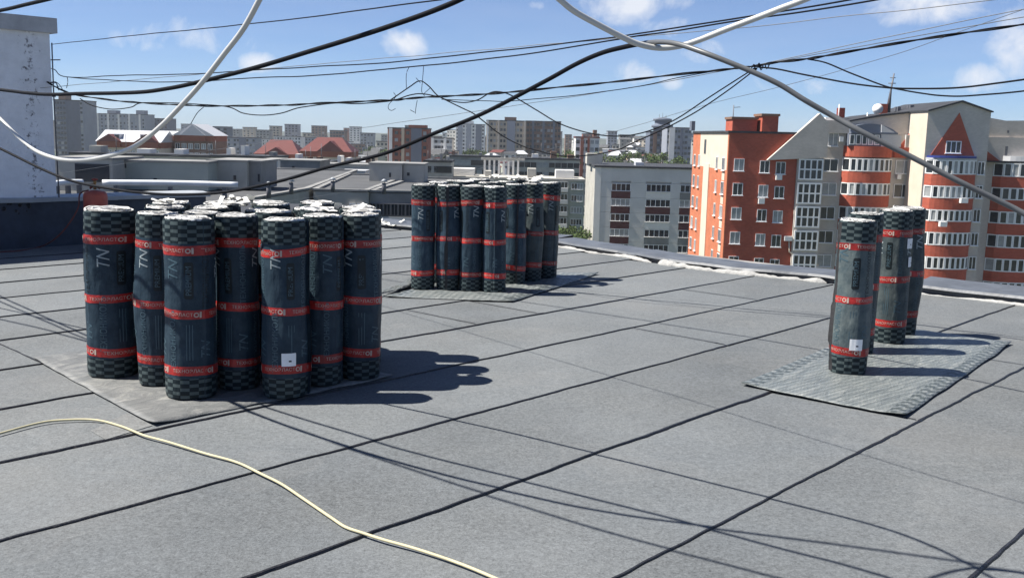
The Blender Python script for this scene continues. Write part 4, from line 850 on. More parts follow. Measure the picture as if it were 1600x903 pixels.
# sunlit end wall: thin brick leaf, cream upper storey and cream stair strip
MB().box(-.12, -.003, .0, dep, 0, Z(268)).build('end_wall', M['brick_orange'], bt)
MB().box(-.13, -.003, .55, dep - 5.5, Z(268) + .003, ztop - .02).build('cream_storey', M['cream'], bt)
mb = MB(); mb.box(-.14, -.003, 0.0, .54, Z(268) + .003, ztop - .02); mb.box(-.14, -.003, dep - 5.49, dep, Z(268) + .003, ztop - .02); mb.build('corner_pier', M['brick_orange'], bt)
MB().box(-.20, -.122, 11.2, 15.0, 0, Z(262)).build('stair_strip', M['cream'], bt)
MB().box(-.3, xr + .02, -.12, dep + .1, ztop, ztop + .25).build('roof_edge', M['roof_dark'], bt)
for k in range(7):
    zc = Z(258 + 38 * k) - .05
    if zc < 1.5: break
    for yc, w in ((2.2, 1.5), (6.2, 1.0), (18.5, 1.0), (21.8, 1.4)):
        window(bt, -.13 if k else -.14, zc, yc, w, 1.55, 2, 1, rw.random() < .3, rot=-math.pi / 2)
        if w == 1.5: MB().box(-.16, -.125, yc - .8, yc + .8, zc - 1.95, zc - 1.0).build('spandrel', M['cream'], bt)
    for u, w in ((1152, 1.2), (1192, 1.15), (1217, 1.15)):
        window(bt, X(u), zc - .004 * (u - 1152), 0, w, 1.45, 2, 1, rw.random() < .25)
        if (u, k) in ((1217, 0), (1192, 1)): MB().box(X(u) - .55, X(u) + .15, -.45, -.005, zc - 1.65, zc - 1.0).build('air_conditioner', M['ac'], bt)
MB().box(xr - 1.3, xr - .4, -.5, -.005, Z(375), Z(368)).build('air_conditioner', M['ac'], bt)
mb = MB(); mb.tube([(xr - .7, -.2, Z(375)), (xr - .6, -.25, Z(392)), (xr + .6, -.3, Z(402)), (xr + 3.0, -.3, Z(412))], .09, 6); mb.build('drain_pipe', M['cream'], bt)
for u0, u1, v0, y0, y1 in ((1155, 1195, 186, 6, 10), (1200, 1226, 180, 5, 9)):
    ch = MB().box(X(u0), X(u1), y0, y1, ztop + .25, Z(v0)).build('chimney', M['brick'], bt)
    MB().box(X(u0) - .15, X(u1) + .15, y0 - .15, y1 + .15, Z(v0), Z(v0) + .3).build('chimney_cap', M['brown'], ch)
MB().box(X(1107), X(1117) - .3, 14, 15.5, ztop + .25, Z(189)).build('chimney', M['slate_wall'], bt)
mb = MB(); mb.tube([(X(1161), 8, ztop), (X(1161), 8, Z(162))], .06, 5); mb.tube([(X(1161), 8, Z(166)), (X(1172), 8, Z(165))], .04, 5); mb.build('aerial', M['steel'], bt)

# --- long grey brick block with rounded bays --------------------------------------------------
F = Fac(122, 1450, 300); F2 = Fac(117, 1480, 300)
bt, ox, oy = bthing('apartment_block', 'grey brick apartment block with gables, red triangles and rounded white-windowed bays', 'building', F, 1246)
X = lambda u, F=F: F.x(u) - ox
Z = lambda v: F.z(v) - GZ
Z2 = lambda v: F2.z(v) - GZ
# stair tower gable
yg = -2.6; Fg = Fac(oy + yg, 1265, 300); XG = lambda u: Fg.x(u) - ox; ZG = lambda v: Fg.z(v) - GZ
mb = MB(); mb.prism([(XG(1196), ZG(252)), (XG(1288), ZG(246)), (XG(1289), ZG(193)), (XG(1273), ZG(177))], yg, yg + .9); mb.build('gable', M['brick_grey'], bt)
MB().box(XG(1244) + .02, XG(1286), yg + .3, 8, 0, ZG(247)).build('stair_tower', M['brick_grey'], bt)
for k, (v0, v1) in enumerate(((248.5, 281.5), (286, 319), (323, 356), (361, 392), (398, 430), (436, 468))):
    window(bt, (XG(1246) + XG(1284)) / 2, (ZG(v0) + ZG(v1)) / 2, yg + .17, XG(1284) - XG(1246), ZG(v0) - ZG(v1), 4, 2, False, .17, 'stair_window', sill=False, depth=.12)
MB().box(XG(1286) + .002, X(1640), 0, 14, 0, Z(212)).build('wall', M['brick_grey'], bt)
for k in range(7):
    window(bt, X(1294), Z(262 + 37.3 * k), -.0, 1.9, 1.5, 2, 1, k % 3 == 1)
MB().box(XG(1289) + .01, X(1318), -.4, 6, Z(212) + .003, Z(192)).build('attic', M['brick_grey'], bt)
window(bt, X(1296), Z(222), -.0, 1.2, 1.6, 2, 1, True); MB().box(X(1304), X(1310), -.5, -.005, Z(225), Z(217)).build('air_conditioner', M['ac'], bt)
mb = MB(); mb.prism([(X(1318) + .01, Z(212) + .005), (X(1440), Z(212) + .005), (X(1440), Z(173)), (X(1366), Z(184)), (X(1318) + .01, Z(194))], .4, 10); mb.build('attic_gable', M['brick_grey'], bt)
mb = MB(); mb.prism([(X(1312), Z(195)), (X(1366), Z(184.5)), (X(1441), Z(173.5)), (X(1441), Z(171.5)), (X(1366), Z(181)), (X(1312), Z(193))], .2, 10.5); mb.build('roof', M['roof_dark'], bt)
def arc(x0, x1, y, bulge, k=10):
    c = (x1 - x0) / 2; return [(x0 + (x1 - x0) * i / k, y - bulge * (1 - ((x0 + (x1 - x0) * i / k - x0 - c) / c) ** 2) ** .5 if bulge else y) for i in range(k + 1)]
def bay_band(x0, x1, y, bulge, z0, z1, mt, name):
    pts = arc(x0, x1, y, bulge, 12); mb = MB(); mb.slab([(a, b) for a, b in pts] + [(x1, y + .5), (x0, y + .5)], z0, z1); return mb.build(name, M[mt], bt)
def bay_windows(x0, x1, y, bulge, z0, z1, k):
    pts = arc(x0, x1, y, bulge, k); fr = MB()
    o = None; segs = []
    for (a, b), (c, d) in zip(pts, pts[1:]):
        L = math.hypot(c - a, d - b); segs.append(((a + c) / 2, (b + d) / 2, L, math.atan2(d - b, c - a)))
    for i, (mx, my, L, an) in enumerate(segs):
        window(bt, mx, (z0 + z1) / 2, my, L - .02, z1 - z0, 1, 1, rw.random() < .3, .12, 'bay_window', rot=an, sill=False, depth=.14)
    pts2 = arc(x0 + .3, x1 - .3, y + .25, bulge * .9, 12); mb = MB(); mb.slab(pts2 + [(x1 - .3, y + .7), (x0 + .3, y + .7)], z0 + .01, z1 - .01); mb.build('bay_interior', M['concrete_dark'], bt)
# left bays
x0, x1 = X(1313), X(1389)
bay_band(x0, x1, -.01, 1.5, Z(248), Z(231), 'brick', 'bay_parapet')
vs = ((250, 270), (288, 307), (325, 345), (362, 382), (400, 419), (437, 457))
for i, (a, b) in enumerate(vs):
    bay_windows(x0, x1, -.01, 1.5, Z(b), Z(a), 9)
    if i + 1 < len(vs): bay_band(x0 - .05, x1 + .05, -.02, 1.55, Z(vs[i + 1][0]) + .01, Z(b) - .01, 'brick', 'bay_parapet')
for k in range(5): window(bt, X(1409), Z(262 + 37.3 * k), 0, 2.0, 1.6, 2, 1, k % 2 == 0)
MB().box(X(1398), X(1404), -.5, -.005, Z(281), Z(274)).build('air_conditioner', M['ac'], bt)
# barrel-roofed dormer above the left bays
MB().box(X(1316), X(1366), -1.0, 3, Z(231) + .01, Z(212)).build('dormer', M['slate_wall'], bt)
for i in range(5): window(bt, X(1321 + 9.5 * i), Z(221), -1.0, .62, 1.2, 1, 1, i > 2, .1, sill=False)
mb = MB(); k = 10; xa, xb = X(1318), X(1390)
mb.slab([(0, 0)] * 0 + [(xa, -1.2), (xb, -1.2), (xb, 3), (xa, 3)], Z(212) + .01, Z(209)); 
poly = [(xa + (xb - xa) * i / k, Z(209) + (Z(196) - Z(209)) * math.sin(math.pi * (.12 + .88 * i / k)) ** .7 if i < k else Z(209)) for i in range(k + 1)]
mb.prism([(xa, Z(209) + .005)] + [(xb, Z(209) + .005)] + [(a, max(b, Z(209) + .01)) for a, b in reversed(poly)], -.9, 3); mb.build('dormer_roof', M['slate_wall'], bt)
mb = MB(); mb.prism([(X(1364), Z(197)), (X(1396), Z(215)), (X(1396), Z(231)), (X(1366), Z(231))][::1][::-1], -1.15, -.95); mb.build('dormer_cheek', M['roof_white'], bt)
mb = MB(); mb.prism([(X(1398), Z(232)), (X(1427), Z(232)), (X(1427), Z(199)), (X(1421), Z(200))], -.06, .39); mb.build('red_triangle', M['brick'], bt)
window(bt, X(1416), Z(225), -.06, 1.3, 2.0, 2, 1, True)
bay_band(X(1389) + .03, X(1427), -.03, .3, Z(248), Z(232) + .02, 'brick', 'bay_parapet')
# central gabled section, standing forward
yc = F2.Y - oy; XC = lambda u: F2.x(u) - ox
mb = MB(); mb.prism([(XC(1440), 0), (XC(1537), 0), (XC(1537), Z2(174)), (XC(1490), Z2(159)), (XC(1440), Z2(175))], yc, 12); mb.build('gable_wall', M['brick_grey'], bt)
MB().box(XC(1440) - .03, XC(1440) - .001, yc + .01, -.002, 0, Z2(176)).build('sunlit_side_leaf', M['cream'], bt)  # thin cream leaf paints sunlight onto the grey brick side face
mb = MB(); mb.prism([(XC(1438), Z2(175.5)), (XC(1490), Z2(159.3)), (XC(1539), Z2(174.5)), (XC(1539), Z2(172.5)), (XC(1490), Z2(156.5)), (XC(1438), Z2(172.8))], yc - .3, 12.2); mb.build('gable_roof', M['roof_dark'], bt)
mb = MB(); mb.prism([(XC(1449), Z2(243)), (XC(1517), Z2(243)), (XC(1488), Z2(176))], yc - .06, yc + .05); mb.build('red_triangle', M['brick'], bt)
window(bt, XC(1483), Z2(230), yc - .06, 1.75, 1.4, 3, 1, False, .09)
x0, x1 = XC(1443), XC(1521)
bay_band(x0 - .1, x1 + .1, yc - .02, 1.35, Z2(250), Z2(247), 'roof_white', 'bay_eave')
mb = MB(); mb.slab(arc(x0, x1, yc - .02, 1.6, 12) + [(x1, yc - .01), (x0, yc - .01)], Z2(247) + .01, Z2(244)); mb.build('blue_eave', M['blue'], bt)
vs = ((250, 272), (290, 309), (327, 345), (362, 382), (400, 419), (437, 457))
for i, (a, b) in enumerate(vs):
    bay_windows(x0, x1, yc - .01, 1.3, Z2(b), Z2(a), 9)
    if i + 1 < len(vs): bay_band(x0 - .05, x1 + .05, yc - .02, 1.35, Z2(vs[i + 1][0]) + .01, Z2(b) - .01, 'brick', 'bay_parapet')
for u, v in ((1497, 312), (1468, 349)): MB().box(XC(u) - .4, XC(u) + .4, yc - 1.95, yc - 1.42, Z2(v + 3.5), Z2(v - 4)).build('air_conditioner', M['ac'], bt)
for k in range(5): window(bt, XC(1529), Z2(262 + 37 * k), yc, .85, 1.5, 2, 1, False)
# right section
mb = MB(); mb.prism([(XC(1537) + .02, Z(212) + .005), (X(1660), Z(212) + .005), (X(1660), Z(197)), (X(1597), Z(195)), (X(1594), Z(185)), (X(1563), Z(186)), (XC(1537) + .02, Z(177))], .3, 10); mb.build('attic_gable', M['brick_grey'], bt)
mb = MB(); mb.prism([(XC(1537) + .03, Z(250)), (X(1559), Z(250)), (XC(1537) + .03, Z(214))], -.06, -.002); mb.build('red_triangle', M['brick'], bt)
MB().box(X(1564), X(1568), -.03, .29, Z(241), Z(226)).build('vent', M['steel'], bt)
MB().box(X(1566), X(1569), .22, .299, Z(205), Z(201)).build('vent', M['steel'], bt)
x0, x1 = X(1549), X(1645)
MB().box(XC(1537) + .05, X(1660), -1.3, -.003, Z(251) + .01, Z(249)).build('bay_eave', M['roof_dark'], bt)
mb = MB(); mb.slab(arc(X(1562), X(1640), -.05, 1.4, 12) + [(X(1640), -.01), (X(1562), -.01)], Z(249) + .02, Z(241)); mb.build('dormer_roof', M['roof_white'], bt)
vs = ((252, 273), (290, 309), (327, 346), (363, 383), (400, 420), (436, 456))
for i, (a, b) in enumerate(vs):
    bay_windows(x0, x1, -.01, 1.4, Z(b), Z(a), 9)
    if i + 1 < len(vs): bay_band(x0 - .05, x1 + .05, -.02, 1.45, Z(vs[i + 1][0]) + .01, Z(b) - .01, 'brick', 'bay_parapet')
# roof clutter
dish = MB(); dish.lathe([(.03, 0), (.30, .05), (.55, .17), (.64, .27)], 18)
d = dish.build('satellite_dish', M['ac'], bt, (X(1375), 3.0, Z(172))); d.rotation_euler = (1.35, 0, -.3)
for u0, u1, v, mt in ((1387, 1398, 162, 'brick'), (1414, 1419, 166, 'steel'), (1434, 1440, 163, 'steel'), (1509, 1513, 163, 'steel'), (1557, 1561, 177, 'steel'), (1321, 1330, 170, 'rust')):
    MB().box(X(u0), X(u1), 4.5, 5.6, Z(186), Z(v)).build('chimney', M[mt], bt)
MB().box(X(1288), X(1306), 1.5, 3, Z(193), Z(187)).build('air_conditioner', M['ac'], bt)
mb = MB(); mb.tube([(X(1401), 5, Z(175)), (X(1403), 5, Z(140)), (X(1406), 5, Z(112))], [.30, .12, .08], 6); mb.tube([(X(1398), 5, Z(128)), (X(1410), 5, Z(128))], .06, 5); mb.tube([(X(1400), 5, Z(119)), (X(1409), 5, Z(119))], .05, 5); mb.build('mast', M['steel'], bt)
mb = MB(); mb.tube([(X(1314), 3, Z(195)), (X(1314), 3, Z(165))], .06, 5); mb.tube([(X(1355), 2, Z(200)), (X(1355), 2, Z(178))], .07, 5); mb.build('aerial', M['ac'], bt)

# --- grey panel block with maroon loggias ------------------------------------------------------
F = Fac(196, 1000, 330)
bt, ox, oy = bthing('apartment_block', 'grey panel apartment block with maroon and white glazed loggias', 'building', F, 930)
X = lambda u: F.x(u) - ox
Z = lambda v: F.z(v) - GZ
ztop = Z(263); cols = ((954, 984), (1008, 1047), (1061, 1092)); edges = [930] + [e for c in cols for e in c] + [1112]
for a, b in zip(edges[::2], edges[1::2]):
    k = 0; zz = ztop
    while zz > 0:                                   # storey-high concrete panels
        h = 2.88; MB().box(X(a), X(b), .0, .5, max(0, zz - h + .03), zz).build('panel', M['panel_grey'], bt); zz -= h
MB().box(X(930) + .01, X(1112), .5, 14, 0, ztop - .02).build('core_wall', M['panel_grey'], bt)
for a, b in cols: MB().box(X(a) + .005, X(b) - .005, .02, .49, Z(284), ztop - .03).build('panel', M['panel_grey'], bt)
MB().box(-.25, -.005, .0, 26, 0, ztop).build('end_wall', M['concrete'], bt)
MB().box(-.30, .9, -.06, -.005, 0, ztop).build('corner_pier', M['white_wall'], bt)
MB().box(-.5, X(1112), -.3, 26, ztop + .001, ztop + .35).build('roof_edge', M['roof_dark'], bt)
MB().box(.2, X(1112), 14.001, 25.5, ztop - 3, ztop - .003).build('rear_wing', M['panel_grey'], bt)
MB().box(X(919), X(944), 8, 13, ztop + .35, Z(243)).build('roof_house', M['concrete'], bt)
MB().box(X(995), X(1008), 5, 8, ztop + .35, Z(255)).build('roof_hatch', M['roof_white'], bt)
pal = [['maroon'] * 7, ['white_wall', 'maroon', 'white_wall', 'concrete_dark', 'concrete_dark', 'maroon', 'maroon'], ['concrete_dark', 'maroon', 'maroon', 'concrete_dark', 'maroon', 'maroon', 'maroon']]
for ci, (a, b) in enumerate(cols):
    for k in range(5):
        v = 287.5 + 23.6 * k
        window(bt, (X(a) + X(b)) / 2, Z(v + 6), .10, X(b) - X(a) - .02, Z(v) - Z(v + 12), 5 if ci == 1 else 4, 1, (ci, k) in ((2, 1), (0, 1), (0, 3)), .11, 'loggia_window', sill=False)
        MB().box(X(a) + .005, X(b) - .005, .02, .4, Z(v + 23.2), Z(v + 12.2)).build('loggia_panel', M[pal[ci][k]], bt)
        MB().box(X(a) + .004, X(b) - .004, -.12, .45, Z(v + 12.1), Z(v + 11.6)).build('ledge', M['white_wall'], bt)

# --- generic distant blocks --------------------------------------------------------------------
def far_block(label, Y, u0, u1, vtop, depth, wall, cols, storey=3.0, wmat='pane', roofm='roof_dark', w=1.5, h=1.5, group=None, name='tower_block', cat='building', rows=None, strips=None, rot=0.0, z0=GZ, parapet=.6, sidecols=0, sidewall=None, base=GZ):
    F = Fac(Y, (u0 + u1) / 2, vtop + 20); t = thing(name, label, cat, (F.x((u0 + u1) / 2), Y, base), rot, group)
    W_ = F.x(u1) - F.x(u0); H_ = F.z(vtop) - base
    MB().box(-W_ / 2, W_ / 2, 0, depth, 0, H_).build('wall', M[wall], t)
    if sidewall: MB().box(-W_ / 2 - .15, -W_ / 2 - .003, 0, depth, 0, H_ - .01).build('end_wall', M[sidewall], t)
    MB().box(-W_ / 2 - .2, W_ / 2 + .2, -.2, depth + .2, H_ + .001, H_ + parapet).build('roof', M[roofm], t)
    nr = rows or int((H_ - 1) / storey); nr = min(nr, int((H_ - 1) / storey))
    for c in range(cols):
        x = -W_ / 2 + W_ * (c + .5) / cols
        for r in range(nr):
            punch(t, x, H_ - 1.6 - storey * r, 0, w, h, 'pane_curtain' if (rw.random() < .2 and wmat == 'pane') else wmat)
    for c in range(sidecols):
        y = depth * (c + .5) / sidecols
        for r in range(nr): punch(t, -W_ / 2 - (.15 if sidewall else 0), H_ - 1.6 - storey * r, y, w, h, wmat, rot=-math.pi / 2)
        
    for q in range(len(t.children) * 0): pass
    if strips:
        for fr_, ww, sm in strips: MB().box(-W_ / 2 + W_ * fr_ - ww / 2, -W_ / 2 + W_ * fr_ + ww / 2, -.5, -.045, 0, H_ + .3).build('pilaster', M[sm], t)
    return t, W_, H_, F
def houses_on(t, W_, H_, spec):
    for x0, x1, y0, y1, h, mt in spec: MB().box(-W_ / 2 + W_ * x0, -W_ / 2 + W_ * x1, y0, y1, H_ + .55, H_ + h).build('roof_house', M[mt], t)
def gable_roof(t, x0, x1, y0, y1, z, zr, mt, along='x', name='roof', ov=.5):
    mb = MB()
    if along == 'x': mb.add([(x0 - ov, y0 - ov, z), (x1 + ov, y0 - ov, z), (x1 + ov, y1 + ov, z), (x0 - ov, y1 + ov, z), (x0 - ov, (y0 + y1) / 2, zr), (x1 + ov, (y0 + y1) / 2, zr)], [(0, 1, 5, 4), (2, 3, 4, 5), (0, 4, 3), (1, 2, 5), (3, 2, 1, 0)])
    elif along == 'hip': d = (x1 - x0) * .25; mb.add([(x0 - ov, y0 - ov, z), (x1 + ov, y0 - ov, z), (x1 + ov, y1 + ov, z), (x0 - ov, y1 + ov, z), (x0 + d, (y0 + y1) / 2, zr), (x1 - d, (y0 + y1) / 2, zr)], [(0, 1, 5, 4), (2, 3, 4, 5), (0, 4, 3), (1, 2, 5), (3, 2, 1, 0)])
    else: mb.add([(x0 - ov, y0 - ov, z), (x1 + ov, y0 - ov, z), (x1 + ov, y1 + ov, z), (x0 - ov, y1 + ov, z), ((x0 + x1) / 2, y0 - ov, zr), ((x0 + x1) / 2, y1 + ov, zr)], [(0, 1, 4), (1, 2, 5, 4), (2, 3, 5), (3, 0, 4, 5), (3, 2, 1, 0)])
    return mb.build(name, M[mt], t)
# left skyline
t, a, b, F = far_block('dark slab-like tower block directly right of the white shaft', 620, 84, 103, 157, 20, 'slate_wall', 4, sidecols=0)
houses_on(t, a, b, [(.2, .8, 4, 12, 3.5, 'brown')])
t, a, b, F = far_block('taller grey striped tower block behind the white shaft, second from left', 680, 103, 130, 158, 22, 'grey_tower', 5, strips=[(.35, 1.2, 'panel_grey'), (.75, 1.2, 'slate_wall')])
t, a, b, F = far_block('wide pale grey residential tower with vertical stripes, left skyline', 900, 145, 227, 179, 24, 'grey_tower', 14, strips=[(.1, 1.6, 'panel_grey'), (.3, 1.6, 'panel_grey'), (.5, 1.6, 'panel_grey'), (.7, 1.6, 'panel_grey'), (.9, 1.6, 'panel_grey')], w=1.3, h=1.7)
houses_on(t, a, b, [(.25, .42, 4, 14, 3.5, 'grey_tower'), (.8, .95, 4, 14, 4.0, 'grey_tower')])
far_block('darker grey tower adjoining the wide striped one', 930, 228, 262, 186, 24, 'slate_wall', 6)
t, a, b, F = far_block('slim dark blue-grey tower beyond the red brick town houses', 800, 333, 355, 199, 16, 'slate_wall', 4, wmat='pane', w=2.2, h=1.8)
far_block('low dark annex tower beside the slim blue-grey one', 790, 322, 333, 203, 14, 'slate_wall', 2)
far_block('pale grey slab block right of the slim tower', 700, 355, 399, 216, 18, 'grey_tower', 9, strips=[(.55, 5, 'slate_wall')])
far_block('far grey slab between the red-roofed houses', 900, 428, 470, 214, 18, 'panel_grey', 9)
far_block('long far grey slab above the second red roof', 950, 462, 520, 216, 18, 'grey_tower', 12)
far_block('small far white block on the skyline left of the brick tower', 1000, 487, 508, 214, 15, 'white_wall', 4)
for lb, Y, u0, u1, v, w_ in (('far pale slab just right of the slim blue-grey tower', 1050, 402, 428, 218, 'panel_grey'), ('low far white slab behind the right red roof', 900, 520, 548, 222, 'white_wall'),
        ('far brown slab between the red roofs and the brick tower', 850, 548, 566, 226, 'brown'), ('far cream slab just left of the red brick tower', 700, 588, 606, 222, 'cream'), ('far grey slab low behind the trees left of the brick tower', 760, 566, 590, 231, 'grey_tower')):
    far_block(lb, Y, u0, u1, v, 15, w_, max(3, int((u1 - u0) / 6)))
# red-brick town houses with white roofs
def town_house(label, Y, u0, u1, veave, vridge, walls, roofm, cols, rows, dorm=0, along='x', gables=(), trim='redbrick_far', depth=16, vb=None, group=None):
    F = Fac(Y, (u0 + u1) / 2, veave); t = thing('town_house', label, 'house', (F.x((u0 + u1) / 2), Y, GZ), 0, group); W_ = F.x(u1) - F.x(u0); He, Hr = F.z(veave) - GZ, F.z(vridge) - GZ
    MB().box(-W_ / 2, W_ / 2, 0, depth, 0, He).build('wall', M[walls], t)
    MB().box(-W_ / 2 - .15, W_ / 2 + .15, -.15, depth, He - 1.9, He - .02).build('brick_frieze', M[trim], t)
    r = gable_roof(t, -W_ / 2, W_ / 2, 0, depth, He, Hr, roofm, along)
    for i in range(dorm):
        x = -W_ / 2 + W_ * (i + .7) / (dorm + .4); zd = He + (Hr - He) * .35
        MB().box(x - .9, x + .9, 1.2, 5, zd - .6, zd + 1.2).build('dormer', M[roofm], t); punch(t, x, zd + .3, 1.2, 1.3, 1.1)
    for g0, g1, vr, mt in gables:
        x0, x1 = -W_ / 2 + W_ * g0, -W_ / 2 + W_ * g1; zr = F.z(vr) - GZ
        mb = MB(); mb.prism([(x0, He - 1.8), (x1, He - 1.8), (x1, He), ((x0 + x1) / 2, zr), (x0, He)], -.9, 3); mb.build('gable', M[trim], t)
        gable_roof(t, x0, x1, -.8, 5, He + .02, zr + .4, mt, 'y', 'gable_roof', .3)
    for c in range(cols):
        for q in range(rows):
            z = He - 3.6 - 3.1 * q
            window(t, -W_ / 2 + W_ * (c + .5) / cols, z, 0, 1.6, 1.9, 2, 1, rw.random() < .3, .12, sill=False)
    return t, W_, He, Hr, F
town_house('white-roofed brick town house with two dormers, left of its twin', 330, 152, 250, 222, 204, 'cream', 'roof_white', 8, 3, 2, gables=((.02, .38, 212, 'roof_red'), (.62, .98, 211, 'roof_red')))
town_house('white-roofed brick town house with paired dormers, behind the white cable', 345, 235, 292, 219, 205, 'brown', 'roof_white', 6, 3, 2, gables=((.05, .5, 212, 'roof_red'),))
town_house('taller brick town house with white gable peak, right of the white roofs', 340, 272, 333, 212, 194, 'brown', 'roof_white', 6, 4, 0, 'y', gables=((.2, .8, 197, 'roof_white'),))
town_house('house with broad red hipped roof left of the pair', 360, 398, 466, 241, 219, 'beige', 'roof_red', 7, 3, 0, 'hip', gables=((.25, .75, 232, 'roof_red'),))
town_house('house with red roof and white-framed tall windows, right of the pair', 350, 470, 548, 237, 215, 'cream', 'roof_red', 8, 4, 0, 'hip', gables=((.35, .85, 222, 'roof_red'),))
# brick tower and neighbours
t, a, b, F = far_block('red brick tower with white left corner, left of the middle stack', 430, 606, 668, 202, 18, 'redbrick_far', 7, strips=[(.07, 1.4, 'white_wall'), (.38, 1.2, 'beige'), (.72, 4.5, 'slate_wall')], w=1.4, h=1.4, sidewall='white_wall')
houses_on(t, a, b, [(.5, .95, 3, 10, 1.8, 'redbrick_far')])
far_block('grey slab with pale balcony strips right of the red brick tower', 560, 670, 706, 217, 18, 'panel_grey', 8, strips=[(.15, 1.5, 'white_wall'), (.7, 1.5, 'white_wall')])
t, a, b, F = far_block('tall white and grey tower behind the beige round-cornered one', 850, 712, 757, 195, 20, 'white_wall', 9, strips=[(.15, 4, 'grey_tower'), (.45, 4, 'grey_tower'), (.8, 5, 'slate_wall')])
houses_on(t, a, b, [(.3, .6, 3, 10, 3, 'white_wall')])
far_block('narrow white block peeping out left of the tall white tower', 870, 698, 716, 204, 18, 'white_wall', 4)
t, a, b, F = far_block('big beige tower with brown right half above the middle stack', 560, 760, 822, 190, 22, 'beige', 12, strips=[(.03, 1.0, 'white_wall'), (.30, 1.0, 'cream'), (.62, 4.5, 'grey_tower'), (.96, 1.0, 'cream')], w=1.2, h=1.5, sidewall='cream', sidecols=5)
houses_on(t, a, b, [(.45, .75, 2, 10, 2.4, 'brown')])
t, a, b, F = far_block('brown-grey wing adjoining the big beige tower on its right', 566, 822, 876, 191, 22, 'brown', 10, strips=[(.2, 1.2, 'slate_wall'), (.5, 1.2, 'slate_wall'), (.8, 1.2, 'slate_wall')], w=1.4, h=1.5)
t, a, b, F = far_block('small white house front with red panels below the sagging wires', 420, 899, 936, 216, 14, 'white_wall', 5, roofm='roof_red', strips=[(.28, 1.2, 'redbrick_far'), (.55, .9, 'redbrick_far')])
houses_on(t, a, b, [(.75, .9, 2, 6, 3.4, 'brown')])
t, a, b, F = far_block('dark tower with crown-like rooftop above the grey panel block', 600, 1015, 1042, 207, 20, 'slate_wall', 5, strips=[(.3, 2, 'brown'), (.8, 2, 'panel_grey')])
mb = MB(); mb.lathe([(5.2, b + .6), (5.2, b + 2.5), (6.4, b + 3), (6.4, b + 4.2), (4.6, b + 4.6), (4.6, b + 6.6), (5.6, b + 7), (5.6, b + 8.0), (1.5, b + 8.8)], 18); o = mb.build('crown', M['slate_wall'], t, (3, 8, 0))
mb = MB(); [mb.tube([(3 + dx, 8, b + 8.5), (3 + dx, 8, b + 8.5 + h_)], .12, 5) for dx, h_ in ((-2, 2.2), (0, 3), (2, 1.8))]; mb.build('aerial', M['steel'], t)
far_block('pale grey tower beside the crowned dark one', 560, 1042, 1080, 201, 20, 'grey_tower', 7, strips=[(.2, 3, 'white_wall'), (.6, 1.5, 'slate_wall')])

# --- greenish panel block behind the middle stack ----------------------------------------------
F = Fac(240, 880, 300)
t, a, b, F = far_block('greenish panel block with glazed balconies beside the middle stack', 240, 690, 913, 281, 14, 'panel_green', 0, roofm='concrete', name='apartment_block', parapet=.5)
XX = lambda u: F.x(u) - F.x((690 + 913) / 2); ZZ = lambda v: F.z(v) - GZ
for k in range(6):
    v = 286 + 18.6 * k
    for u, w in ((876, 3.4), (832, 3.4), (760, 3.4), (715, 3.4)):
        MB().box(XX(u) - 1.7, XX(u) + 1.7, -1.1, -.01, ZZ(v + 12), ZZ(v + 6)).build('balcony', M['panel_grey' if (k + u) % 3 else 'white_wall'], t)
        window(t, XX(u), ZZ(v + 1), -.9, 3.3, 1.5, 4, 1, rw.random() < .3, .10, sill=False)
    for u in (858, 897, 906): window(t, XX(u), ZZ(v + 3), 0, 1.4, 1.5, 2, 1, rw.random() < .4, .1)
houses_on(t, a, b, [(.04, .22, 4, 11, 2.2, 'white_wall'), (.60, .66, 3, 9, 2.6, 'concrete'), (.80, .93, 3, 9, 2.4, 'white_wall'), (.30, .34, 3, 8, 1.8, 'concrete')])
for q in range(8): MB().box(-a / 2 + a * (.28 + .035 * q), -a / 2 + a * (.28 + .035 * q) + .5, 12, 12.5, b + .5, b + 4.2).build('vent_post', M['white_wall'], t)
MB().box(-a / 2 + a * .26, -a / 2 + a * .58, 11.8, 12.7, b + 4.201, b + 4.8).build('vent_beam', M['concrete'], t)

# --- neighbouring lower roofs just beyond the far roof edge -----------------------------------
zr = -2.6
def wing(label, pts, z1, mt='concrete', name='roof_wing', rm='roof_grey'):
    c = sum((Vector(p) for p in pts), Vector((0, 0))) / len(pts); t = thing(name, label, 'building', (c.x, c.y, GZ))
    loc = [(p[0] - c.x, p[1] - c.y) for p in pts]; MB().slab(loc, 0, z1 - GZ).build('wall', M[mt], t)
    ins = [(x * .985, y * .985) for x, y in loc]; MB().slab(ins, z1 - GZ + .001, z1 - GZ + .06).build('roof', M[rm], t)
    n = len(loc); mb = MB()
    for i in range(n):
        p, q = Vector(loc[i]), Vector(loc[(i + 1) % n]); d = (q - p).normalized(); nn_ = Vector((d.y, -d.x)) * .08
        pts4 = [p + nn_, q + nn_, q - nn_ * 4, p - nn_ * 4]; mb.slab([tuple(x) for x in pts4], z1 - GZ + .062 + .002 * i, z1 - GZ + .20 + .002 * i)
    mb.build('coping', M['concrete_dark'], t); return t, c
P2 = lambda u, v, z: gr(u, v, z).xy
c0, c1, c2 = P2(356, 323, zr), P2(482, 298, zr), P2(575, 300, zr)
Lw = [(-30.0, c0.y - 2), (c0.x - .5, c0.y - 2), tuple(c1), (c1.x - 2, c1.y + 34), (-70.0, c1.y + 34), (-62.0, c0.y + 10)]
t, c = wing('long concrete roof wing with parapet beyond the tarred parapet', Lw, zr)
Rw = [tuple(c1 + Vector((.3, .2))), tuple(c2), (c2.x + .05, c2.y + 26), (c1.x - 1.6, c1.y + 26)]
t2, cc2 = wing('concrete facade with paired narrow windows left of the middle stack', Rw, zr - .05)
F = Fac(c2.y, 555, 325)
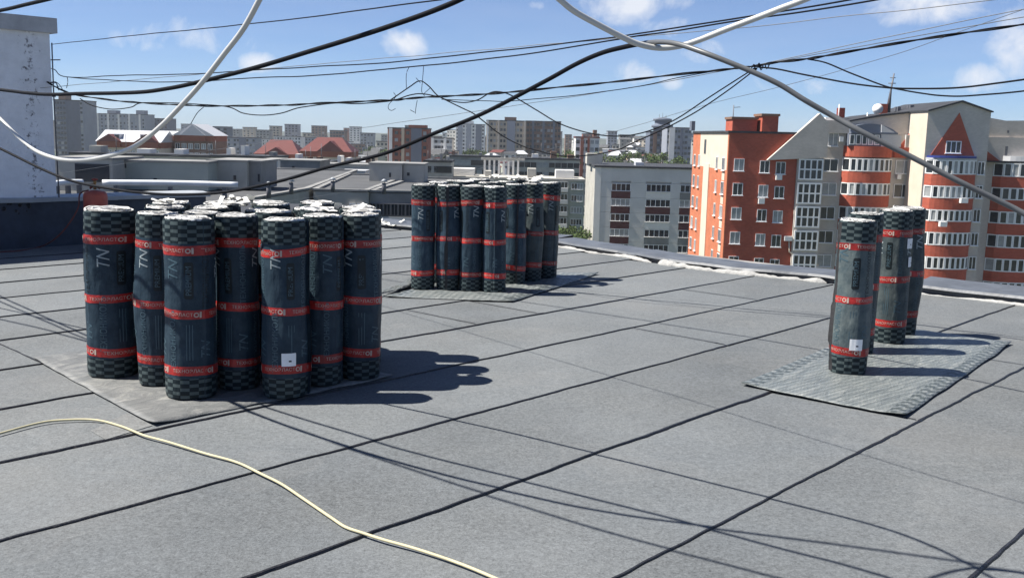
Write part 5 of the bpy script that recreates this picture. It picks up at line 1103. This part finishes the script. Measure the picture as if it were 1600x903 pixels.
for u in (551, 563): window(t2, F.x(u) - cc2.x, F.z(327) - GZ, (c2.y - c1.y) * ((F.x(u) - c1.x) / (c2.x - c1.x)) + c1.y - cc2.y - .02, .42, .8, 1, 1, False, .08, rot=math.atan2(c2.y - c1.y, c2.x - c1.x))
MB().box(F.x(482) - cc2.x, F.x(500) - cc2.x, c1.y - cc2.y - 1.1, c1.y - cc2.y - .15, F.z(338) - GZ, F.z(316) - GZ).build('white_dormer', M['roof_white'], t2)
MB().box(F.x(484) - cc2.x, F.x(492) - cc2.x, c1.y - cc2.y - 1.16, c1.y - cc2.y - 1.105, F.z(328) - GZ, F.z(321) - GZ).build('dormer_window', M['pane'], t2)
c3 = P2(577, 301, zr - .1); c4 = P2(690, 303, zr - .1)
t3, cc3 = wing('grey wing with a dark glazed strip under its eave, left of the middle stack', [tuple(c3 + Vector((.1, -.4))), tuple(c4 + Vector((0, -.4))), (c4.x + 1.5, c4.y + 22), (c3.x + .8, c3.y + 22)], zr - .1, 'concrete_dark')
F = Fac(c3.y - .4, 620, 325)
for i in range(7):
    u = 582 + 11.5 * i; window(t3, F.x(u) - cc3.x, F.z(328) - GZ, c3.y - .42 - cc3.y, .5, .85, 2, 1, False, .05, frame='steel', sill=False)
MB().box(F.x(577) - cc3.x + .05, F.x(690) - cc3.x, c3.y - .55 - cc3.y, c3.y - .402 - cc3.y, F.z(345) - GZ, F.z(339) - GZ).build('pale_sill_band', M['panel_grey'], t3)
def roof_house(label, Y, u0, u1, v0, v1, mt, depth=4.0, dark=(), cap='concrete_dark', ends=None):
    F = Fac(Y, (u0 + u1) / 2, (v0 + v1) / 2); t = thing('roof_house', label, 'roof house', (F.x((u0 + u1) / 2), Y, F.z(v1)))
    W_, H_ = F.x(u1) - F.x(u0), F.z(v0) - F.z(v1); MB().box(-W_ / 2, W_ / 2, 0, depth, 0, H_).build('wall', M[mt], t)
    MB().box(-W_ / 2 - .08, W_ / 2 + .08, -.08, depth + .08, H_ + .001, H_ + .12).build('cap', M[cap], t)
    for a, b, c, d in dark: MB().box(F.x(a) - F.x((u0 + u1) / 2), F.x(b) - F.x((u0 + u1) / 2), -.05, .03, F.z(d) - F.z(v1), F.z(c) - F.z(v1)).build('opening', M['roof_dark'], t)
    return t, F
roof_house('concrete roof house with wide black opening right of the white shaft', 62, 84, 176, 249, 298, 'concrete', 5, ((118, 171, 256, 284),))
roof_house('long low concrete roof wall with a dark vent, behind the gas cylinder', 64, 178, 325, 254, 297, 'panel_green', 3, ((191, 198, 256, 264), (240, 245, 279, 284)))
roof_house('square concrete lift house with one slit window, above the big stack', 66, 325, 386, 253, 296, 'concrete', 5, ((365, 369, 274, 281),))
roof_house('darker side of the lift housing with a narrow opening', 66.5, 387, 408, 254, 296, 'concrete_dark', 4.4, ((403, 406, 272, 284),))
roof_house('concrete lift house with slit window left of the middle stack', 84, 577, 628, 257, 297, 'concrete', 5, ((608, 611, 270, 277),))
roof_house('small concrete roof house with white hatch beside the middle stack', 84.5, 630, 662, 258, 291, 'concrete', 4, ((636, 640, 270, 275),))
roof_house('pale glazed roof pavilion between the two lift houses', 120, 532, 570, 268, 288, 'roof_white', 4, tuple((535 + 5.5 * i, 538.5 + 5.5 * i, 274, 280) for i in range(6)), cap='roof_white')
for lb, Y, u0, u1, v0, v1, mt in (('bluish glazed facade piece above the lift house', 130, 408, 434, 250, 268, 'roof_white'), ('dark roof superstructure with lighter doorway between the lift houses', 110, 438, 500, 252, 284, 'concrete_dark'),
                                  ('low grey roof structure behind the dark superstructure', 125, 500, 580, 258, 286, 'concrete'), ('flat concrete roof ledge in front of the superstructure', 96, 405, 545, 281, 296, 'concrete')):
    roof_house(lb, Y, u0, u1, v0, v1, mt, 6, ((u0 + (u1 - u0) * .3, u0 + (u1 - u0) * .36, v0 + 8, v1 - 2),) if 'doorway' in lb else ())
# long pale pipes on the neighbouring roof
for (ua, va, ub, vb, r, Y, lb) in ((160, 285.5, 372, 289, .09, 30, 'upper pale insulated pipe on the neighbouring roof behind the parapet'), (84, 287, 128, 284.5, .08, 28, 'short pale pipe end beside the white shaft')):
    mb = MB(); mb.tube(smooth_path([at(ua, va, Y), at((ua + ub) / 2, (va + vb) / 2 - 1, Y + .5), at(ub, vb, Y + 1)], 6), r, 10)
    pp = at((ua + ub) / 2, (va + vb) / 2, Y); pt = thing('insulated_pipe', lb, 'pipe', (pp.x, pp.y, -1.25)); o = mb.build('jacket', M['pipe_white'], pt); o.location = (-pp.x, -pp.y, 1.25)
    for q in (.1, .5, .9):
        a = at(ua + (ub - ua) * q, va + (vb - va) * q, Y + q); MB().box(a.x - pp.x - .06, a.x - pp.x + .06, a.y - pp.y - .05, a.y - pp.y + .05, 0, a.z + 1.25 - r).build('support', M['steel'], pt)
ln = thing('roof_wing', 'dark felt roof strip carrying the pale pipes beyond the parapet', 'building', (-15, 29, GZ)); MB().box(-9, 9.5, -6, 9, 0, 27.0 - 1.3).build('wall', M['concrete_dark'], ln)
MB().box(-8.9, 9.4, -5.9, 8.9, 27.0 - 1.299, 27.0 - 1.25).build('roof', M['roof_dark'], ln)

# --- trees --------------------------------------------------------------------------------------
def tree_mesh(seed, h=12.0, leaves=1500):
    rt = random.Random(seed); tr = MB(); tr.tube([(0, 0, 0), (.1, 0, h * .25), (-.1, .1, h * .5), (0, 0, h * .8)], [.28, .22, .15, .05], 7)
    lumps = []
    for i in range(16):
        a = rt.uniform(0, 6.28); z = h * rt.uniform(.32, .95); rr = h * .30 * (1 - ((z / h - .55) / .6) ** 2) ** .5 * rt.uniform(.3, 1)
        c = Vector((rr * math.cos(a), rr * math.sin(a), z)); lumps.append((c, h * rt.uniform(.08, .15)))
        tr.tube([(0, 0, z * .6), tuple(c * .6 + Vector((0, 0, z * .3))), tuple(c)], [.09, .06, .03], 5)
    cr = MB()
    for i in range(leaves):
        c, r = rt.choice(lumps); d = Vector((rt.gauss(0, 1), rt.gauss(0, 1), rt.gauss(0, .8))); d = d.normalized() * r * rt.random() ** .4
        p = c + d; n_ = Vector((rt.uniform(-1, 1), rt.uniform(-1, 1), rt.uniform(-.2, 1))).normalized(); a = n_.orthogonal().normalized(); b = n_.cross(a); s = rt.uniform(.16, .34)
        cr.add([p + a * s, p + b * s * .7, p - a * s, p - b * s * .7], [(0, 1, 2, 3)])
    return tr.mesh('trunk', M['trunk']), cr.mesh('crown', M['leaf'])
TM = [tree_mesh(s) for s in (1, 2, 3)]
def tree(u, vtop, Y, hgt, label, group, k):
    p = at(u, vtop, Y); o = thing('leafy_tree', label, 'tree', (p.x, p.y, max(GZ, p.z - hgt)), k * 1.3, group); s = (p.z - max(GZ, p.z - hgt)) / 12.0
    o.scale = (s * 1.1, s * 1.1, s); obj('trunk', TM[k % 3][0], o); obj('crown', TM[k % 3][1], o)
for i, (u, v, Y, h_) in enumerate(((868, 352, 205, 9), (882, 358, 200, 9), (897, 356, 203, 10), (910, 362, 198, 8))):
    tree(u, v, Y, h_, 'leafy tree at the foot of the greenish block, %s from the left' % ORD[i], 'trees in the yard by the greenish block', i)
far_trees = [(725, 236, 480), (737, 234, 470), (748, 236, 500), (565, 234, 520), (582, 230, 560), (596, 234, 540), (884, 240, 400), (893, 234, 430), (945, 240, 400), (972, 236, 440), (1006, 238, 450), (688, 246, 440), (548, 240, 460), (1060, 246, 380), (1035, 240, 400)]
TL = ['tree at the foot of the tall white tower, left of three', 'tree at the foot of the tall white tower, middle of three', 'tree at the foot of the tall white tower, right of three',
 'tree left of the red brick tower, left of three', 'tree left of the red brick tower, tallest of three', 'tree left of the red brick tower, nearest to its wall', 'low tree right of the brown-grey wing', 'tree close to the small white house front with red panels',
 'tree just right of the small white house front', 'tree among low houses above the grey panel block, left part', 'tree among low houses above the grey panel block, below the crowned tower', 'tree below the grey slab beside the red brick tower',
 'tree right beside the right red-roofed house', 'tree close to the orange end wall, above the grey panel block', 'tree below the pale grey tower beside the crowned one']
for i, (u, v, Y) in enumerate(far_trees): tree(u, v, Y, 16, TL[i], 'trees among the distant houses', i)
# low houses scattered between the towers
rh = random.Random(19); hs = []
WN = {'panel_grey': 'pale grey', 'white_wall': 'white', 'beige': 'beige', 'concrete': 'light concrete', 'panel_green': 'greenish', 'slate_wall': 'slate-blue', 'cream': 'cream', 'concrete_dark': 'dark grey', 'grey_tower': 'grey', 'brown': 'brown', 'redbrick_far': 'brick-red'}
RN = {'roof_dark': 'black', 'roof_red': 'red', 'roof_grey': 'dark grey', 'roof_white': 'white'}
def where(u):
    for lim, tx in ((140, 'beside the white shaft'), (345, 'by the white-roofed town houses'), (470, 'by the left red roof'), (560, 'by the right red roof'), (672, 'by the red brick tower'), (758, 'below the tall white tower'), (880, 'below the big beige tower'), (945, 'by the small white house'), (1010, 'left of the crowned tower'), (9999, 'under the crowned tower')):
        if u < lim: return tx
for u0, u1, v0, v1, c in ((672, 760, 232, 262, 14), (760, 900, 236, 272, 24), (938, 1080, 214, 258, 40), (410, 470, 244, 252, 3), (545, 606, 230, 255, 10)):
    for q in range(c):
        u, v = rh.uniform(u0, u1), rh.uniform(v0, v1); hs.append((v, u))
hs.sort()
for i, (v, u) in enumerate(hs):
    Y = max(255, 21.5 * F_PX / max(24, (v - (210 + .024 * (u - 800))) + 34)); F = Fac(Y, u, v); wpx = rh.uniform(9, 24)
    wl = rh.choice(['panel_grey', 'white_wall', 'beige', 'concrete', 'panel_green', 'slate_wall', 'cream', 'concrete_dark']); pitched = rh.random() < .5; rm = rh.choice(['roof_dark', 'roof_red', 'roof_grey', 'roof_grey', 'roof_white'])
    t = thing('low_house', 'small %s house with %s %s roof %s' % (WN[wl], RN[rm], 'pitched' if pitched else 'flat', where(u)), 'house', (F.x(u), Y, GZ), rh.uniform(-.4, .4), 'low houses below the far towers')
    W_ = wpx * Y / F_PX; H_ = max(4, F.z(v) - GZ)
    MB().box(-W_ / 2, W_ / 2, 0, 9, 0, H_).build('wall', M[wl], t)
    if pitched: gable_roof(t, -W_ / 2, W_ / 2, 0, 9, H_ + .01, H_ + rh.uniform(1.2, 2.6), rm, rh.choice(['x', 'hip']))
    else: MB().box(-W_ / 2 - .2, W_ / 2 + .2, -.2, 9.2, H_ + .001, H_ + .4).build('roof', M[rm], t)
    nc = max(2, int(W_ / 3.2))
    for c in range(nc):
        for q in range(2): punch(t, -W_ / 2 + W_ * (c + .5) / nc, H_ - 1.6 - 3 * q, 0, 1.4, 1.4, 'pane')
# far row of blocks closing the skyline
rf = random.Random(31); u = -40
while u < 1100:
    w_ = rf.uniform(9, 26); Y = rf.uniform(950, 1500); v = 210 + .024 * (u - 800) + rf.uniform(-9, 9) - (6 if 930 < u < 1080 else 0)
    wl = rf.choice(['grey_tower', 'grey_tower', 'slate_wall', 'beige', 'brown', 'white_wall', 'redbrick_far', 'concrete_dark'])
    far_block('%s %s block in the farthest skyline row %s' % ('wide' if w_ > 17 else 'narrow', WN[wl], where(u)), Y, u, u + w_, v, 16, wl, max(2, int(w_ / 4.5)), w=2.2, h=1.6, rows=6, group='farthest skyline blocks', parapet=1.0)
    u += w_ * rf.uniform(.7, 1.6)
# middle-distance facades filling the gap behind the neighbouring roofs
for lb, Y, u0, u1, v, wl, c in (('grey facade with window rows behind the dark roof superstructure', 190, 440, 508, 257, 'concrete', 9), ('darker grey facade with window rows left of the concrete lift house', 205, 506, 582, 263, 'panel_green', 9),
        ('pale facade strip behind the square lift house', 215, 330, 430, 247, 'concrete', 11), ('brownish facade with window rows right of the red brick tower', 230, 664, 704, 254, 'concrete', 5),
        ('grey facade with small windows behind the vents over the middle stack', 300, 700, 780, 246, 'concrete_dark', 9), ('light facade with small windows over the right part of the middle stack', 310, 800, 905, 250, 'concrete', 11),
        ('dull facade below the white-roofed town houses', 230, 110, 335, 244, 'concrete', 22)):
    t, a, b, F = far_block(lb, Y, u0, u1, v, 12, wl, c, 2.9, w=1.7, h=1.5, rows=4, name='apartment_block', parapet=.5)
    houses_on(t, a, b, [(q, q + rf.uniform(.03, .1), 2, 6, rf.uniform(1.2, 2.6), rf.choice(['concrete', 'white_wall', 'concrete_dark', 'brown'])) for q in (rf.uniform(.05, .3), rf.uniform(.4, .6), rf.uniform(.7, .88))])
    for q in range(3):
        x = -a / 2 + a * rf.random(); mb = MB(); mb.tube([(x, 3, b + .4), (x, 3, b + rf.uniform(2.5, 5))], .06, 4); mb.build('aerial', M['steel'], t)
# vents and aerials on the neighbouring roofs
for lb, u, v, z in (('small pipe vent on the roof wing above the big stack, left', 420, 306, zr), ('small pipe vent on the roof wing above the big stack, centre', 455, 300, zr), ('small pipe vent near the lift house', 520, 297, zr), ('small pipe vent in front of the right lift house', 600, 300, zr)):
    p = gr(u, v, z + .2); t = thing('roof_vent', lb, 'vent', (p.x, p.y, z + .06)); MB().lathe([(.14, 0), (.14, .7), (.10, .72)], 10).build('pipe', M['steel'], t); MB().lathe([(.10, .80), (.26, .80), (.05, .98)], 10).build('cowl', M['flash_pale'], t)
    mb = MB(); mb.tube([(0.05, .0, .70), (0.05, 0, .82)], .02, 4); mb.build('strut', M['steel'], t)
# far wooded rise closing the horizon
mb = MB(); k = 160; rr_ = 0
for i in range(k + 1):
    x = -3400 + 6800 * i / k; h_ = 22 + 5 * noise.noise(Vector((x * .0021, 1.7, 0))) + 6 * noise.noise(Vector((x * .011, 4.1, 0)))
    mb.v += [(x, 2300, GZ), (x, 2500, GZ + h_ * .8), (x, 2700, GZ + h_), (x, 3200, GZ)]
for i in range(k):
    for j in range(3): mb.f.append((i * 4 + j, i * 4 + 4 + j, i * 4 + 5 + j, i * 4 + 1 + j)); mb.m.append(0)
struct(mb.build('hills', mat('wooded_hill', (0.05, 0.062, 0.05), 0.95, 0.4, 0.03), smooth=True))

# ------------------------------------------------------------------ summer haze over the city
hz = MB().box(-3600, 3600, -500, 3400, GZ - 1, GZ + 95).build('haze', [])
hz.data.materials.clear(); hm = bpy.data.materials.new('haze'); hm.use_nodes = True; ht = hm.node_tree; ht.nodes.clear()
pv = N(ht, 'ShaderNodeVolumePrincipled'); pv.inputs['Color'].default_value = (0.90, 0.95, 1.0, 1); pv.inputs['Density'].default_value = 0.00012; pv.inputs['Anisotropy'].default_value = 0.2
mo = N(ht, 'ShaderNodeOutputMaterial'); ht.links.new(pv.outputs[0], mo.inputs['Volume']); hz.data.materials.append(hm)
hz['kind'] = 'stuff'; hz['label'] = 'thin pale summer haze over the city'
